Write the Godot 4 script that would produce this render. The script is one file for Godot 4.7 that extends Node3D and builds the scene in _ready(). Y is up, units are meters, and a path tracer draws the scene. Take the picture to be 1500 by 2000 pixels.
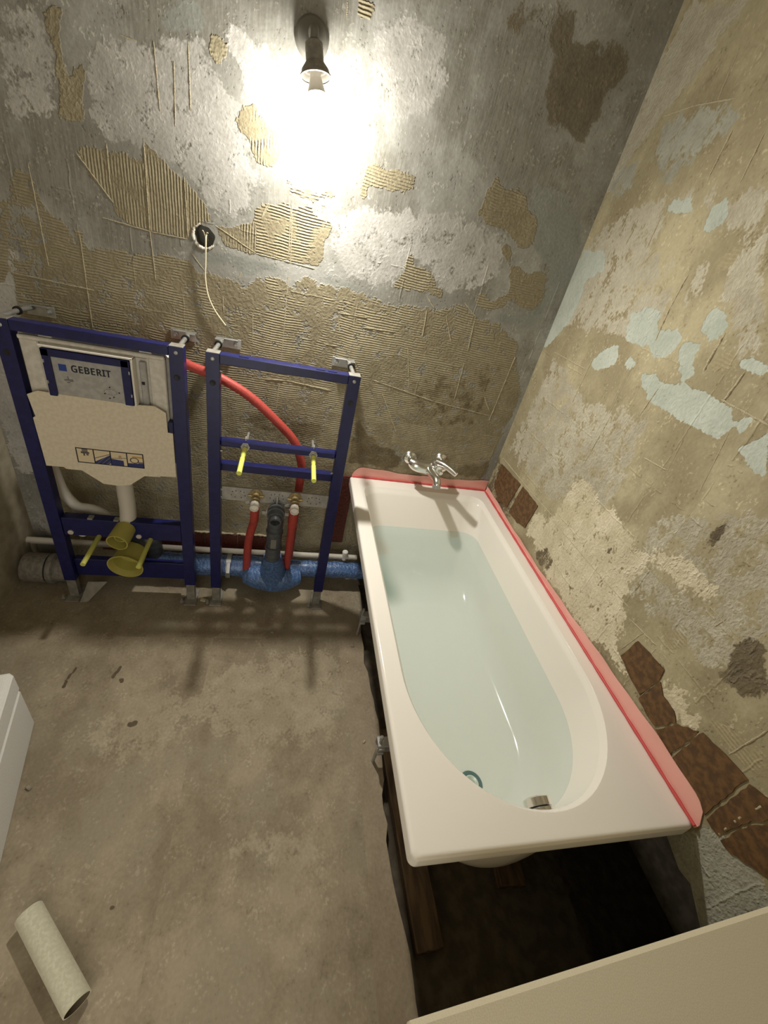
extends Node3D
# A bathroom stripped to the concrete: mounting frames, a filled bathtub, one bare bulb.
# World: back right floor corner at the origin, x to the right, y up, z towards the viewer, metres.

const BULB := Vector3(-0.994, 1.778, 0.126)
const FZ := 0.257            # front face of the mounting frames
const RIM := 0.602           # top of the bathtub rim
const TUB_L := 1.456

var rng := RandomNumberGenerator.new()
var n_lo: PackedByteArray
var n_mid: PackedByteArray
var n_hi: PackedByteArray
var M := {}
var used := {}

func _ready():
	rng.seed = 7
	# ---------------------------------------------------------------- camera, sky, lights, exposure
	var cam := Camera3D.new()
	cam.name = "camera"
	cam.fov = 100.8211
	cam.near = 0.02
	cam.far = 30.0
	cam.transform = Transform3D(Basis(Vector3(0.966842, 0.208022, 0.148131), Vector3(-0.085125, 0.809406, -0.581047), Vector3(-0.240768, 0.549171, 0.800276)), Vector3(-1.0080, 1.5868, 1.7115))
	add_child(cam)
	cam.current = true
	var env := Environment.new()
	env.background_mode = Environment.BG_COLOR
	env.background_color = Color(1.0, 0.975, 0.93)
	env.background_energy_multiplier = 1.5
	env.tonemap_mode = Environment.TONE_MAPPER_LINEAR
	env.tonemap_exposure = 1.36
	env.sdfgi_enabled = true
	env.ssao_enabled = true
	env.ssil_enabled = true
	var we := WorldEnvironment.new()
	we.name = "world_environment"
	we.environment = env
	add_child(we)
	var spot := SpotLight3D.new()          # the light of the bulb's dome: strongest along its axis
	spot.name = "bulb_glow"
	spot.position = BULB
	spot.look_at_from_position(BULB, BULB + Vector3(0.14, -0.62, 0.70), Vector3(0, 0, 1))
	spot.spot_angle = 89.0
	spot.spot_angle_attenuation = 1.0
	spot.spot_range = 12.0
	spot.spot_attenuation = 2.0
	spot.light_color = Color(1.0, 0.985, 0.95)
	spot.light_energy = 1.12
	spot.light_size = 0.03
	spot.shadow_enabled = true
	add_child(spot)
	var omni := OmniLight3D.new()          # and what it gives off to all sides
	omni.name = "bulb_glow_around"
	omni.position = BULB
	omni.omni_range = 12.0
	omni.omni_attenuation = 2.0
	omni.light_color = Color(1.0, 0.985, 0.95)
	omni.light_energy = 0.25
	omni.light_size = 0.03
	omni.shadow_enabled = true
	add_child(omni)
	# ---------------------------------------------------------------- surfaces
	_noises()
	_materials()
	_setting()
	_bathtub()
	_toilet_frame()
	_basin_frame()
	_pipes()
	_lamp()
	_faucet()
	_tapes()
	_cable()
	_loose_things()

# ==================================================================== mesh building
class MB:
	var v := PackedVector3Array()
	var n := PackedVector3Array()
	var uv := PackedVector2Array()
	var has_uv := false
	func tri(a: Vector3, b: Vector3, c: Vector3, na: Vector3, nb: Vector3, nc: Vector3, ua := Vector2(), ub := Vector2(), uc := Vector2()):
		if (b - a).cross(c - a).dot(na + nb + nc) > 0.0:
			v.append(a); v.append(c); v.append(b)
			n.append(na); n.append(nc); n.append(nb)
			uv.append(ua); uv.append(uc); uv.append(ub)
		else:
			v.append(a); v.append(b); v.append(c)
			n.append(na); n.append(nb); n.append(nc)
			uv.append(ua); uv.append(ub); uv.append(uc)
	func quad(a: Vector3, b: Vector3, c: Vector3, d: Vector3, nn: Vector3):
		tri(a, b, c, nn, nn, nn)
		tri(a, c, d, nn, nn, nn)
	func flat(a: Vector3, b: Vector3, c: Vector3, out: Vector3):
		var nn := (b - a).cross(c - a).normalized()
		if nn.dot(out) < 0.0:
			nn = -nn
		tri(a, b, c, nn, nn, nn)
	func mesh(shift := Vector3()) -> ArrayMesh:
		var vv := PackedVector3Array()
		vv.resize(v.size())
		for i in v.size():
			vv[i] = v[i] - shift
		var a := []
		a.resize(Mesh.ARRAY_MAX)
		a[Mesh.ARRAY_VERTEX] = vv
		a[Mesh.ARRAY_NORMAL] = n
		a[Mesh.ARRAY_TEX_UV] = uv
		var m := ArrayMesh.new()
		m.add_surface_from_arrays(Mesh.PRIMITIVE_TRIANGLES, a)
		return m

# chamfered box; b turns it about its centre
func bx(mb: MB, c: Vector3, s: Vector3, ch := 0.0015, b := Basis()) -> MB:
	var h := s * 0.5
	ch = minf(ch, minf(h.x, minf(h.y, h.z)) * 0.49)
	var k := h - Vector3(ch, ch, ch)
	for ax in 3:
		var u := (ax + 1) % 3
		var w := (ax + 2) % 3
		for sg in [-1.0, 1.0]:
			var p := []
			for q in [[-1, -1], [1, -1], [1, 1], [-1, 1]]:
				var t := Vector3()
				t[ax] = sg * h[ax]; t[u] = q[0] * k[u]; t[w] = q[1] * k[w]
				p.append(c + b * t)
			var nn := Vector3(); nn[ax] = sg
			mb.quad(p[0], p[1], p[2], p[3], b * nn)
			for sg2 in [-1.0, 1.0]:      # edge between +-ax and +-u
				var e := []
				for q in [[0, -1], [0, 1], [1, 1], [1, -1]]:
					var t := Vector3()
					t[ax] = sg * (h[ax] if q[0] == 0 else k[ax])
					t[u] = sg2 * (k[u] if q[0] == 0 else h[u])
					t[w] = q[1] * k[w]
					e.append(c + b * t)
				var en := Vector3(); en[ax] = sg; en[u] = sg2
				mb.quad(e[0], e[1], e[2], e[3], (b * en).normalized())
	for sx in [-1.0, 1.0]:
		for sy in [-1.0, 1.0]:
			for sz in [-1.0, 1.0]:
				var o := Vector3(sx, sy, sz)
				mb.flat(c + b * Vector3(sx * h.x, sy * k.y, sz * k.z), c + b * Vector3(sx * k.x, sy * h.y, sz * k.z), c + b * Vector3(sx * k.x, sy * k.y, sz * h.z), b * o)
	return mb

func box(c: Vector3, s: Vector3, ch := 0.0015, b := Basis()) -> MB:
	return bx(MB.new(), c, s, ch, b)

func span(x0: float, x1: float, y0: float, y1: float, z0: float, z1: float, ch := 0.0015) -> MB:
	return box(Vector3(x0 + x1, y0 + y1, z0 + z1) * 0.5, Vector3(x1 - x0, y1 - y0, z1 - z0).abs(), ch)

func curve(pts: Array, per := 6) -> PackedVector3Array:
	var o := PackedVector3Array()
	for i in pts.size() - 1:
		var p0: Vector3 = pts[maxi(i - 1, 0)]
		var p1: Vector3 = pts[i]
		var p2: Vector3 = pts[i + 1]
		var p3: Vector3 = pts[mini(i + 2, pts.size() - 1)]
		for k in per:
			o.append(p1.cubic_interpolate(p2, p0, p3, float(k) / per))
	o.append(pts[-1])
	return o

# round tube along points; rad is a number or an array of numbers spread over the points
func tb(mb: MB, pts, rad, sides := 14, caps := true) -> MB:
	var cnt: int = pts.size()
	var up := Vector3()
	var rings := []
	var norms := []
	for i in cnt:
		var d: Vector3 = (pts[mini(i + 1, cnt - 1)] - pts[maxi(i - 1, 0)]).normalized()
		if i == 0:
			up = d.cross(Vector3(0, 1, 0) if absf(d.y) < 0.9 else Vector3(1, 0, 0)).normalized()
		else:
			up = (up - d * up.dot(d)).normalized()
		var sd := d.cross(up)
		var r: float
		if rad is Array:
			var f: float = float(i) / maxi(cnt - 1, 1) * (rad.size() - 1)
			var j := mini(int(f), rad.size() - 2)
			r = lerpf(rad[j], rad[j + 1], f - j)
		else:
			r = rad
		var ring := PackedVector3Array()
		var nr := PackedVector3Array()
		for k in sides:
			var an := TAU * k / sides
			var o := up * cos(an) + sd * sin(an)
			nr.append(o)
			ring.append(pts[i] + o * r)
		rings.append(ring)
		norms.append(nr)
	for i in cnt - 1:
		for k in sides:
			var l := (k + 1) % sides
			mb.tri(rings[i][k], rings[i + 1][k], rings[i + 1][l], norms[i][k], norms[i + 1][k], norms[i + 1][l])
			mb.tri(rings[i][k], rings[i + 1][l], rings[i][l], norms[i][k], norms[i + 1][l], norms[i][l])
	if caps:
		for e in [0, cnt - 1]:
			var d: Vector3 = (pts[0] - pts[1]).normalized() if e == 0 else (pts[cnt - 1] - pts[cnt - 2]).normalized()
			for k in sides:
				mb.tri(pts[e], rings[e][k], rings[e][(k + 1) % sides], d, d, d)
	return mb

func tube(pts, rad, sides := 14, caps := true) -> MB:
	return tb(MB.new(), pts, rad, sides, caps)

# turned profile: points (radius, height along axis); shaded flat along, smooth around; vertex order of the profile sets the outside (outside on the right when walking up)
func lathe(mb: MB, base: Vector3, axis: Vector3, prof: Array, sides := 28, squash := 1.0) -> MB:
	axis = axis.normalized()
	var up := axis.cross(Vector3(0, 1, 0) if absf(axis.y) < 0.9 else Vector3(1, 0, 0)).normalized()
	var sd := axis.cross(up)
	for i in prof.size() - 1:
		var p: Vector2 = prof[i]
		var q: Vector2 = prof[i + 1]
		var t := (q - p).normalized()
		var nn := Vector2(t.y, -t.x)
		for k in sides:
			var a0 := TAU * k / sides
			var a1 := TAU * (k + 1) / sides
			var o0 := up * cos(a0) + sd * sin(a0) * squash
			var o1 := up * cos(a1) + sd * sin(a1) * squash
			var A := base + axis * p.y + o0 * p.x
			var B := base + axis * q.y + o0 * q.x
			var C := base + axis * q.y + o1 * q.x
			var D := base + axis * p.y + o1 * p.x
			var n0 := (o0 * nn.x + axis * nn.y).normalized()
			var n1 := (o1 * nn.x + axis * nn.y).normalized()
			if q.x > 0.00001:
				mb.tri(A, B, C, n0, n0, n1)
			if p.x > 0.00001:
				mb.tri(A, C, D, n0, n1, n1)
	return mb

func turned(base: Vector3, axis: Vector3, prof: Array, sides := 28) -> MB:
	return lathe(MB.new(), base, axis, prof, sides)

# flat outline (x, y) between two depths, set out by xf
func prism(mb: MB, poly: PackedVector2Array, z0: float, z1: float, xf := Transform3D()) -> MB:
	var idx := Geometry2D.triangulate_polygon(poly)
	for z in [z0, z1]:
		var nn: Vector3 = xf.basis * Vector3(0, 0, signf(z - (z0 + z1) * 0.5))
		for i in range(0, idx.size(), 3):
			var a := poly[idx[i]]
			var b := poly[idx[i + 1]]
			var c := poly[idx[i + 2]]
			mb.tri(xf * Vector3(a.x, a.y, z), xf * Vector3(b.x, b.y, z), xf * Vector3(c.x, c.y, z), nn, nn, nn, a, b, c)
	var cw := Geometry2D.is_polygon_clockwise(poly)
	for i in poly.size():
		var a := poly[i]
		var b := poly[(i + 1) % poly.size()]
		var t := (b - a).normalized()
		var o := Vector3(t.y, -t.x, 0)
		if cw:
			o = -o
		mb.quad(xf * Vector3(a.x, a.y, z0), xf * Vector3(b.x, b.y, z0), xf * Vector3(b.x, b.y, z1), xf * Vector3(a.x, a.y, z1), xf.basis * o)
	return mb

# rows of points joined into a smooth skin
func skin(mb: MB, rows: Array, closed: bool, flip := false) -> MB:
	var R := rows.size()
	var K: int = rows[0].size()
	var nr := []
	for i in R:
		var line := PackedVector3Array()
		for k in K:
			var du: Vector3 = rows[mini(i + 1, R - 1)][k] - rows[maxi(i - 1, 0)][k]
			var k1 := (k + 1) % K if closed else mini(k + 1, K - 1)
			var k0 := (k - 1 + K) % K if closed else maxi(k - 1, 0)
			var dv: Vector3 = rows[i][k1] - rows[i][k0]
			var nn := du.cross(dv).normalized()
			line.append(-nn if flip else nn)
		nr.append(line)
	for i in R - 1:
		for k in (K if closed else K - 1):
			var l := (k + 1) % K
			mb.tri(rows[i][k], rows[i + 1][k], rows[i + 1][l], nr[i][k], nr[i + 1][k], nr[i + 1][l])
			mb.tri(rows[i][k], rows[i + 1][l], rows[i][l], nr[i][k], nr[i + 1][l], nr[i][l])
	return mb

func v2s(s: String) -> PackedVector2Array:
	var f := s.split_floats(" ", false)
	var o := PackedVector2Array()
	for i in range(0, f.size() - 1, 2):
		o.append(Vector2(f[i], f[i + 1]))
	return o

# ==================================================================== nodes
func named(called: String) -> String:
	used[called] = used.get(called, 0) + 1
	return called if used[called] == 1 else "%s_%03d" % [called, used[called] - 1]

func tag(o: Node3D, label: String, category: String, group := "") -> Node3D:
	o.set_meta("label", label)
	o.set_meta("category", category)
	if group != "":
		o.set_meta("group", group)
	return o

func thing(called: String, label: String, category: String, at: Vector3, group := "") -> Node3D:
	var o := Node3D.new()
	o.name = named(called)
	o.position = at
	add_child(o)
	return tag(o, label, category, group)

# a part, given in world coordinates, under a thing that stands at o.position
func part(called: String, mb: MB, m: Material, o: Node3D, label := "") -> MeshInstance3D:
	var base := o.position
	var p := o.get_parent()
	while p is Node3D and p != self:
		base += (p as Node3D).position
		p = p.get_parent()
	var e := MeshInstance3D.new()
	e.name = called
	e.mesh = mb.mesh(base)
	e.material_override = m
	if label != "":
		e.set_meta("label", label)
	o.add_child(e, true)
	return e

func solo(called: String, mb: MB, m: Material, at: Vector3) -> MeshInstance3D:
	var e := MeshInstance3D.new()
	e.name = named(called)
	e.mesh = mb.mesh(at)
	e.position = at
	e.material_override = m
	add_child(e)
	return e

func structure(called: String, mb: MB, m: Material) -> MeshInstance3D:
	var e := solo(called, mb, m, Vector3())
	e.set_meta("kind", "structure")
	return e

# ==================================================================== materials and textures
func _noise_image(seed_: int, size: int, freq: float, oct: int, gain := 0.5) -> Image:
	var f := FastNoiseLite.new()
	f.seed = seed_
	f.noise_type = FastNoiseLite.TYPE_SIMPLEX_SMOOTH
	f.fractal_type = FastNoiseLite.FRACTAL_FBM
	f.fractal_octaves = oct
	f.fractal_gain = gain
	f.frequency = freq
	return f.get_image(size, size, false, false, true)

const TS := 2048
func _noises():
	var im := _noise_image(11, 512, 1.0 / 95.0, 4)
	im.resize(TS, TS, Image.INTERPOLATE_CUBIC)
	n_lo = im.get_data()
	im = _noise_image(23, 1024, 1.0 / 34.0, 4, 0.55)
	im.resize(TS, TS, Image.INTERPOLATE_CUBIC)
	n_mid = im.get_data()
	im = _noise_image(37, TS, 1.0 / 13.0, 3, 0.6)
	n_hi = im.get_data()

func mat(c: Color, rough := 0.6, metal := 0.0, spec := 0.5) -> StandardMaterial3D:
	var m := StandardMaterial3D.new()
	m.albedo_color = c
	m.roughness = rough
	m.metallic = metal
	m.metallic_specular = spec
	return m

# colour that wanders between two tones, and a fine relief, mapped by position
func grainy(c0: Color, c1: Color, rough: float, metres: float, relief_cm := 0.0, seed_ := 1, metal := 0.0, stretch := Vector3.ONE) -> StandardMaterial3D:
	var f := FastNoiseLite.new()
	f.seed = seed_
	f.noise_type = FastNoiseLite.TYPE_SIMPLEX_SMOOTH
	f.fractal_octaves = 5
	f.frequency = 0.03
	var src := f.get_seamless_image(256, 256)
	var im := Image.create(256, 256, false, Image.FORMAT_RGB8)
	for y in 256:
		for x in 256:
			im.set_pixel(x, y, c0.lerp(c1, smoothstep(0.2, 0.8, src.get_pixel(x, y).r)))
	var m := mat(Color.WHITE, rough, metal)
	m.albedo_texture = ImageTexture.create_from_image(im)
	m.uv1_triplanar = true
	m.uv1_scale = Vector3.ONE / metres * stretch
	if relief_cm > 0.0:
		m.heightmap_enabled = true
		m.heightmap_texture = ImageTexture.create_from_image(src)
		m.heightmap_scale = relief_cm
	return m

func _materials():
	M.blue = grainy(Color8(17, 21, 72), Color8(23, 28, 86), 0.36, 0.3, 0.0, 3)
	M.blue_dark = mat(Color8(16, 20, 66), 0.45)
	M.zinc = grainy(Color8(166, 166, 162), Color8(184, 183, 178), 0.42, 0.3, 0.0, 4, 0.7)
	M.zinc_dull = grainy(Color8(126, 122, 112), Color8(144, 140, 129), 0.6, 0.3, 0.0, 5, 0.25)
	M.chrome = mat(Color8(236, 236, 232), 0.22, 1.0)
	M.brass = grainy(Color8(150, 132, 92), Color8(186, 170, 130), 0.4, 0.05, 0.0, 6, 0.6)
	M.tank = grainy(Color8(198, 193, 180), Color8(214, 209, 198), 0.5, 0.25, 0.0, 7)
	M.white = mat(Color8(226, 222, 212), 0.45)
	M.plate = grainy(Color8(158, 157, 152), Color8(172, 171, 166), 0.45, 0.2, 0.0, 8)
	M.card = grainy(Color8(212, 201, 177), Color8(220, 210, 188), 0.85, 0.12, 0.02, 9)
	M.print = mat(Color8(22, 22, 40), 0.6)
	M.print_blue = mat(Color8(30, 62, 140), 0.6)
	M.print_grey = mat(Color8(118, 116, 110), 0.6)
	M.pvc = mat(Color8(196, 190, 176), 0.5)
	M.yellow = mat(Color8(166, 158, 80), 0.45)
	M.yellow_dull = mat(Color8(190, 190, 98), 0.45)
	M.yellow_bright = mat(Color8(222, 226, 108), 0.4)
	M.black = mat(Color8(14, 14, 15), 0.5)
	M.rubber = mat(Color8(40, 42, 46), 0.45)
	M.pipe_grey = grainy(Color8(66, 70, 74), Color8(84, 88, 92), 0.4, 0.2, 0.0, 10)
	M.grey_plastic = grainy(Color8(118, 113, 104), Color8(142, 137, 127), 0.6, 0.15, 0.0, 12)
	M.red = grainy(Color8(160, 58, 50), Color8(182, 72, 62), 0.55, 0.1, 0.05, 13)
	M.film = grainy(Color8(56, 84, 130), Color8(92, 124, 168), 0.32, 0.12, 0.35, 14)
	M.film.clearcoat_enabled = true
	M.film.clearcoat = 0.5
	M.film.clearcoat_roughness = 0.25
	M.acrylic = mat(Color8(238, 232, 222), 0.12, 0.0, 0.36)
	M.pink = mat(Color8(240, 178, 166), 0.55)
	M.pink_deep = mat(Color8(200, 78, 76), 0.5)
	M.pink.backlight_enabled = true
	M.pink.backlight = Color(0.25, 0.08, 0.08)
	M.water = mat(Color(0.50, 0.85, 0.86, 0.16), 0.0)
	M.water.transparency = BaseMaterial3D.TRANSPARENCY_ALPHA
	M.water.metallic_specular = 0.35
	M.wood = grainy(Color8(78, 62, 46), Color8(112, 92, 68), 0.85, 0.25, 0.1, 15, 0.0, Vector3(1, 1, 0.18))
	M.foam = grainy(Color8(206, 204, 198), Color8(220, 218, 212), 0.85, 0.03, 0.05, 16)
	M.tubecard = grainy(Color8(188, 184, 160), Color8(204, 200, 178), 0.9, 0.08, 0.02, 17)
	M.tubecard_in = mat(Color8(96, 84, 62), 0.95)
	M.cream = grainy(Color8(190, 180, 152), Color8(198, 188, 162), 0.7, 0.02, 0.0, 18)
	M.mortar = grainy(Color8(168, 156, 126), Color8(196, 186, 158), 0.95, 0.03, 0.2, 19)
	M.tile_bed = grainy(Color8(80, 56, 30), Color8(106, 76, 42), 0.8, 0.2, 0.06, 20)
	M.tile_red = grainy(Color8(74, 32, 24), Color8(104, 48, 36), 0.5, 0.1, 0.1, 21)
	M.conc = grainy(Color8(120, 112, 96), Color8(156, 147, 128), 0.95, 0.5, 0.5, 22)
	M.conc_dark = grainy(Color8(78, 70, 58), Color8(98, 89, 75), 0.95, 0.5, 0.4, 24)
	M.plain = grainy(Color8(150, 140, 118), Color8(170, 160, 138), 0.95, 0.8, 0.3, 25)
	M.drain = mat(Color8(96, 97, 94), 0.35, 0.6)
	M.plaster = mat(Color8(226, 220, 206), 0.9)
	M.cable = mat(Color8(222, 212, 180), 0.5)
	M.socket = mat(Color8(112, 110, 102), 0.6)

# masks of a wall: filled outlines at a quarter of the texture's size, blurred by the enlargement
func _masks(names: String, x0: float, y0: float, w: float, h: float) -> Dictionary:
	var m := {"_x0": x0, "_y0": y0, "_w": w, "_h": h}
	for c in names:
		m[c] = Image.create(512, 512, false, Image.FORMAT_L8)
	return m

func _poly(m: Dictionary, layer: String, value: int, outline: String):
	var p := v2s(outline)
	var im: Image = m[layer]
	var col := Color8(value, value, value)
	for i in p.size():      # to pixels; the top row is the top of the wall
		p[i] = Vector2((p[i].x - m._x0) / m._w * 512.0, (m._y0 + m._h - p[i].y) / m._h * 512.0)
	for y in 512:
		var xs := []
		for i in p.size():
			var a := p[i]
			var b := p[(i + 1) % p.size()]
			if (a.y <= y + 0.5) != (b.y <= y + 0.5):
				xs.append(a.x + (y + 0.5 - a.y) / (b.y - a.y) * (b.x - a.x))
		xs.sort()
		for k in range(0, xs.size() - 1, 2):
			var xa := clampi(roundi(xs[k]), 0, 512)
			var xb := clampi(roundi(xs[k + 1]), 0, 512)
			if xb > xa:
				im.fill_rect(Rect2i(xa, y, xb - xa, 1), col)

func _grown(im: Image, cells := 128) -> PackedByteArray:
	var half := 512
	while half > cells:
		half /= 2
		im.resize(half, half, Image.INTERPOLATE_BILINEAR)
	im.resize(TS, TS, Image.INTERPOLATE_CUBIC)
	return im.get_data()

# one pass over a wall: base tones, then layers laid over one another with ragged edges.
# layer: mask, dark tone, light tone, height, roughness of height, comb depth, edge raggedness, comb direction mask, no-comb mask
func _bake(m: Dictionary, base: Array, layers: Array, relief_cm: float, opt := {}) -> StandardMaterial3D:
	var x0: float = m._x0
	var y1: float = m._y0 + m._h
	var sx: float = m._w / TS
	var sy: float = m._h / TS
	var lo := n_lo
	var mid := n_mid
	var hi := n_hi
	var cols := []
	var highs := []
	var BANDS := 8
	cols.resize(BANDS)
	highs.resize(BANDS)
	var rows := TS / BANDS
	var shift: int = opt.get("shift", 0)
	var streak: float = opt.get("streak", 0.0)
	var pits: float = opt.get("pits", 0.0)
	var grid_x: float = opt.get("grid_x", -9.0)
	var grid_y: float = opt.get("grid_y", -9.0)
	var b0: Color = base[0]
	var b1: Color = base[1]
	var b2: Color = base[2]
	var b_rough: float = base[3]
	var job := func(band: int):
		var col := PackedByteArray()
		col.resize(TS * rows * 3)
		var hgt := PackedFloat32Array()
		hgt.resize(TS * rows)
		var size := TS * TS
		for j in rows:
			var y := band * rows + j
			var ym := y1 - (y + 0.5) * sy
			for x in TS:
				var i := y * TS + x
				var i2 := (i + shift) % size
				var i3 := (i + shift + 777 * TS + 531) % size
				var a := (lo[i2] - 128) * 0.0078
				var b := (mid[i2] - 128) * 0.0078
				var c := (hi[i2] - 128) * 0.0078
				var a3 := (lo[i3] - 128) * 0.0078
				var b3 := (mid[i3] - 128) * 0.0078
				var t := clampf(0.5 + a * 0.9 + b * 0.45 + c * 0.12, 0.0, 1.0)
				var r := lerpf(b0.r, b1.r, t)
				var g := lerpf(b0.g, b1.g, t)
				var bl := lerpf(b0.b, b1.b, t)
				var t2 := clampf(a3 * 1.6 + b3 * 0.5, 0.0, 0.8)
				r = lerpf(r, b2.r, t2)
				g = lerpf(g, b2.g, t2)
				bl = lerpf(bl, b2.b, t2)
				var h := 0.3 + b * b_rough + c * b_rough * 0.6
				if pits > 0.0:
					var pt := clampf((c * 0.8 + b3 * 0.7 - 0.42) * 4.0, 0.0, 1.0) * pits
					r += pt * 0.14; g += pt * 0.14; bl += pt * 0.13
					h += pt * 0.06
					var pd := clampf((-c * 0.9 - b * 0.6 - 0.66) * 5.0, 0.0, 1.0) * pits
					r -= pd * 0.10; g -= pd * 0.10; bl -= pd * 0.10
					h -= pd * 0.12
				if streak > 0.0:
					var ss := clampf(((hi[((y / 9) * TS + x * 2 % TS + shift) % size] - 128) * 0.0078 + a3 - 0.25) * 1.6, 0.0, 1.0) * streak
					r += ss * 0.09; g += ss * 0.09; bl += ss * 0.088
				var xm := x0 + (x + 0.5) * sx
				for L in layers:
					var mk: int = L[0][i]
					if mk < 40:
						continue
					var e: float = (mk * 0.00784 - 1.0) * 1.15 + (b * 0.62 + c * 0.36) * L[6]
					if e < -0.5 / L[10]:
						continue
					var s: float = clampf(e * L[10] + 0.5, 0.0, 1.0) * L[9]
					var t3 := clampf(0.5 + a3 * 0.6 + b3 * 0.5 + c * 0.2, 0.0, 1.0)
					var d0: Color = L[1]
					var d1: Color = L[2]
					r = lerpf(r, lerpf(d0.r, d1.r, t3), s)
					g = lerpf(g, lerpf(d0.g, d1.g, t3), s)
					bl = lerpf(bl, lerpf(d0.b, d1.b, t3), s)
					h += s * (L[3] + (b3 * 0.6 + c * 0.7) * L[4])
					if e < 0.22 and L[3] > 0.0:      # the lip where the layer ends
						h += s * (0.22 - e) * L[3] * 0.9
					if L[5] > 0.0:
						var depth := clampf(0.62 + a3 * 1.3 + b3 * 1.3, 0.0, 1.0)
						if L[8] != null:
							depth *= 1.0 - L[8][i] * 0.0039
						if grid_y > -5.0 and ym < 0.92:
							depth *= clampf((ym - 0.62) * 3.0, 0.12, 1.0)
						if depth > 0.02:
							var along := ym
							if L[7] != null and L[7][i] > 128:
								along = xm
							else:
								along += xm * 0.025 + 0.006 * a3
							var rg := sin(along * 730.0 + a * 1.6 + b * 0.9)
							h += s * rg * L[5] * depth
							var sh := rg * 0.022 * depth * s
							r += sh; g += sh; bl += sh
				if grid_y > -5.0:
					var gx := absf(fposmod(xm - grid_x, 0.15) - 0.075 + b * 0.004)
					var gy := absf(fposmod(ym - grid_y, 0.15) - 0.075 + b3 * 0.004)
					var gl := 0.0
					if gx < 0.0035 and a3 + b > 0.0:
						gl = 1.0 - gx / 0.0035
					if gy < 0.0035 and a + b3 > 0.05:
						gl = maxf(gl, 1.0 - gy / 0.0035)
					if gl > 0.0 and ym < 1.55:
						h += gl * 0.16
						r += gl * 0.03; g += gl * 0.03; bl += gl * 0.025
				var q := (j * TS + x)
				var fine := c * 0.02
				col[q * 3] = clampi(int((r + fine) * 255.0), 0, 255)
				col[q * 3 + 1] = clampi(int((g + fine) * 255.0), 0, 255)
				col[q * 3 + 2] = clampi(int((bl + fine) * 255.0), 0, 255)
				hgt[q] = h
		return [col, hgt]
	var workers := []
	for k in BANDS:
		var w := Thread.new()
		w.start(job.bind(k))
		workers.append(w)
	for w in workers:
		cols[workers.find(w)] = w.wait_to_finish()
	for k in BANDS:
		highs[k] = cols[k][1]
		cols[k] = cols[k][0]
	var all := PackedByteArray()
	var allh := PackedFloat32Array()
	for k in BANDS:
		all.append_array(cols[k])
		allh.append_array(highs[k])
	var mt := mat(Color.WHITE, 0.93, 0.0, 0.3)
	mt.albedo_texture = ImageTexture.create_from_image(Image.create_from_data(TS, TS, false, Image.FORMAT_RGB8, all))
	mt.heightmap_enabled = true
	mt.heightmap_texture = ImageTexture.create_from_image(Image.create_from_data(TS, TS, false, Image.FORMAT_RF, allh.to_byte_array()))
	mt.heightmap_scale = relief_cm
	return mt

func c8(r: int, g: int, b: int) -> Color:
	return Color8(r, g, b)

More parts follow.
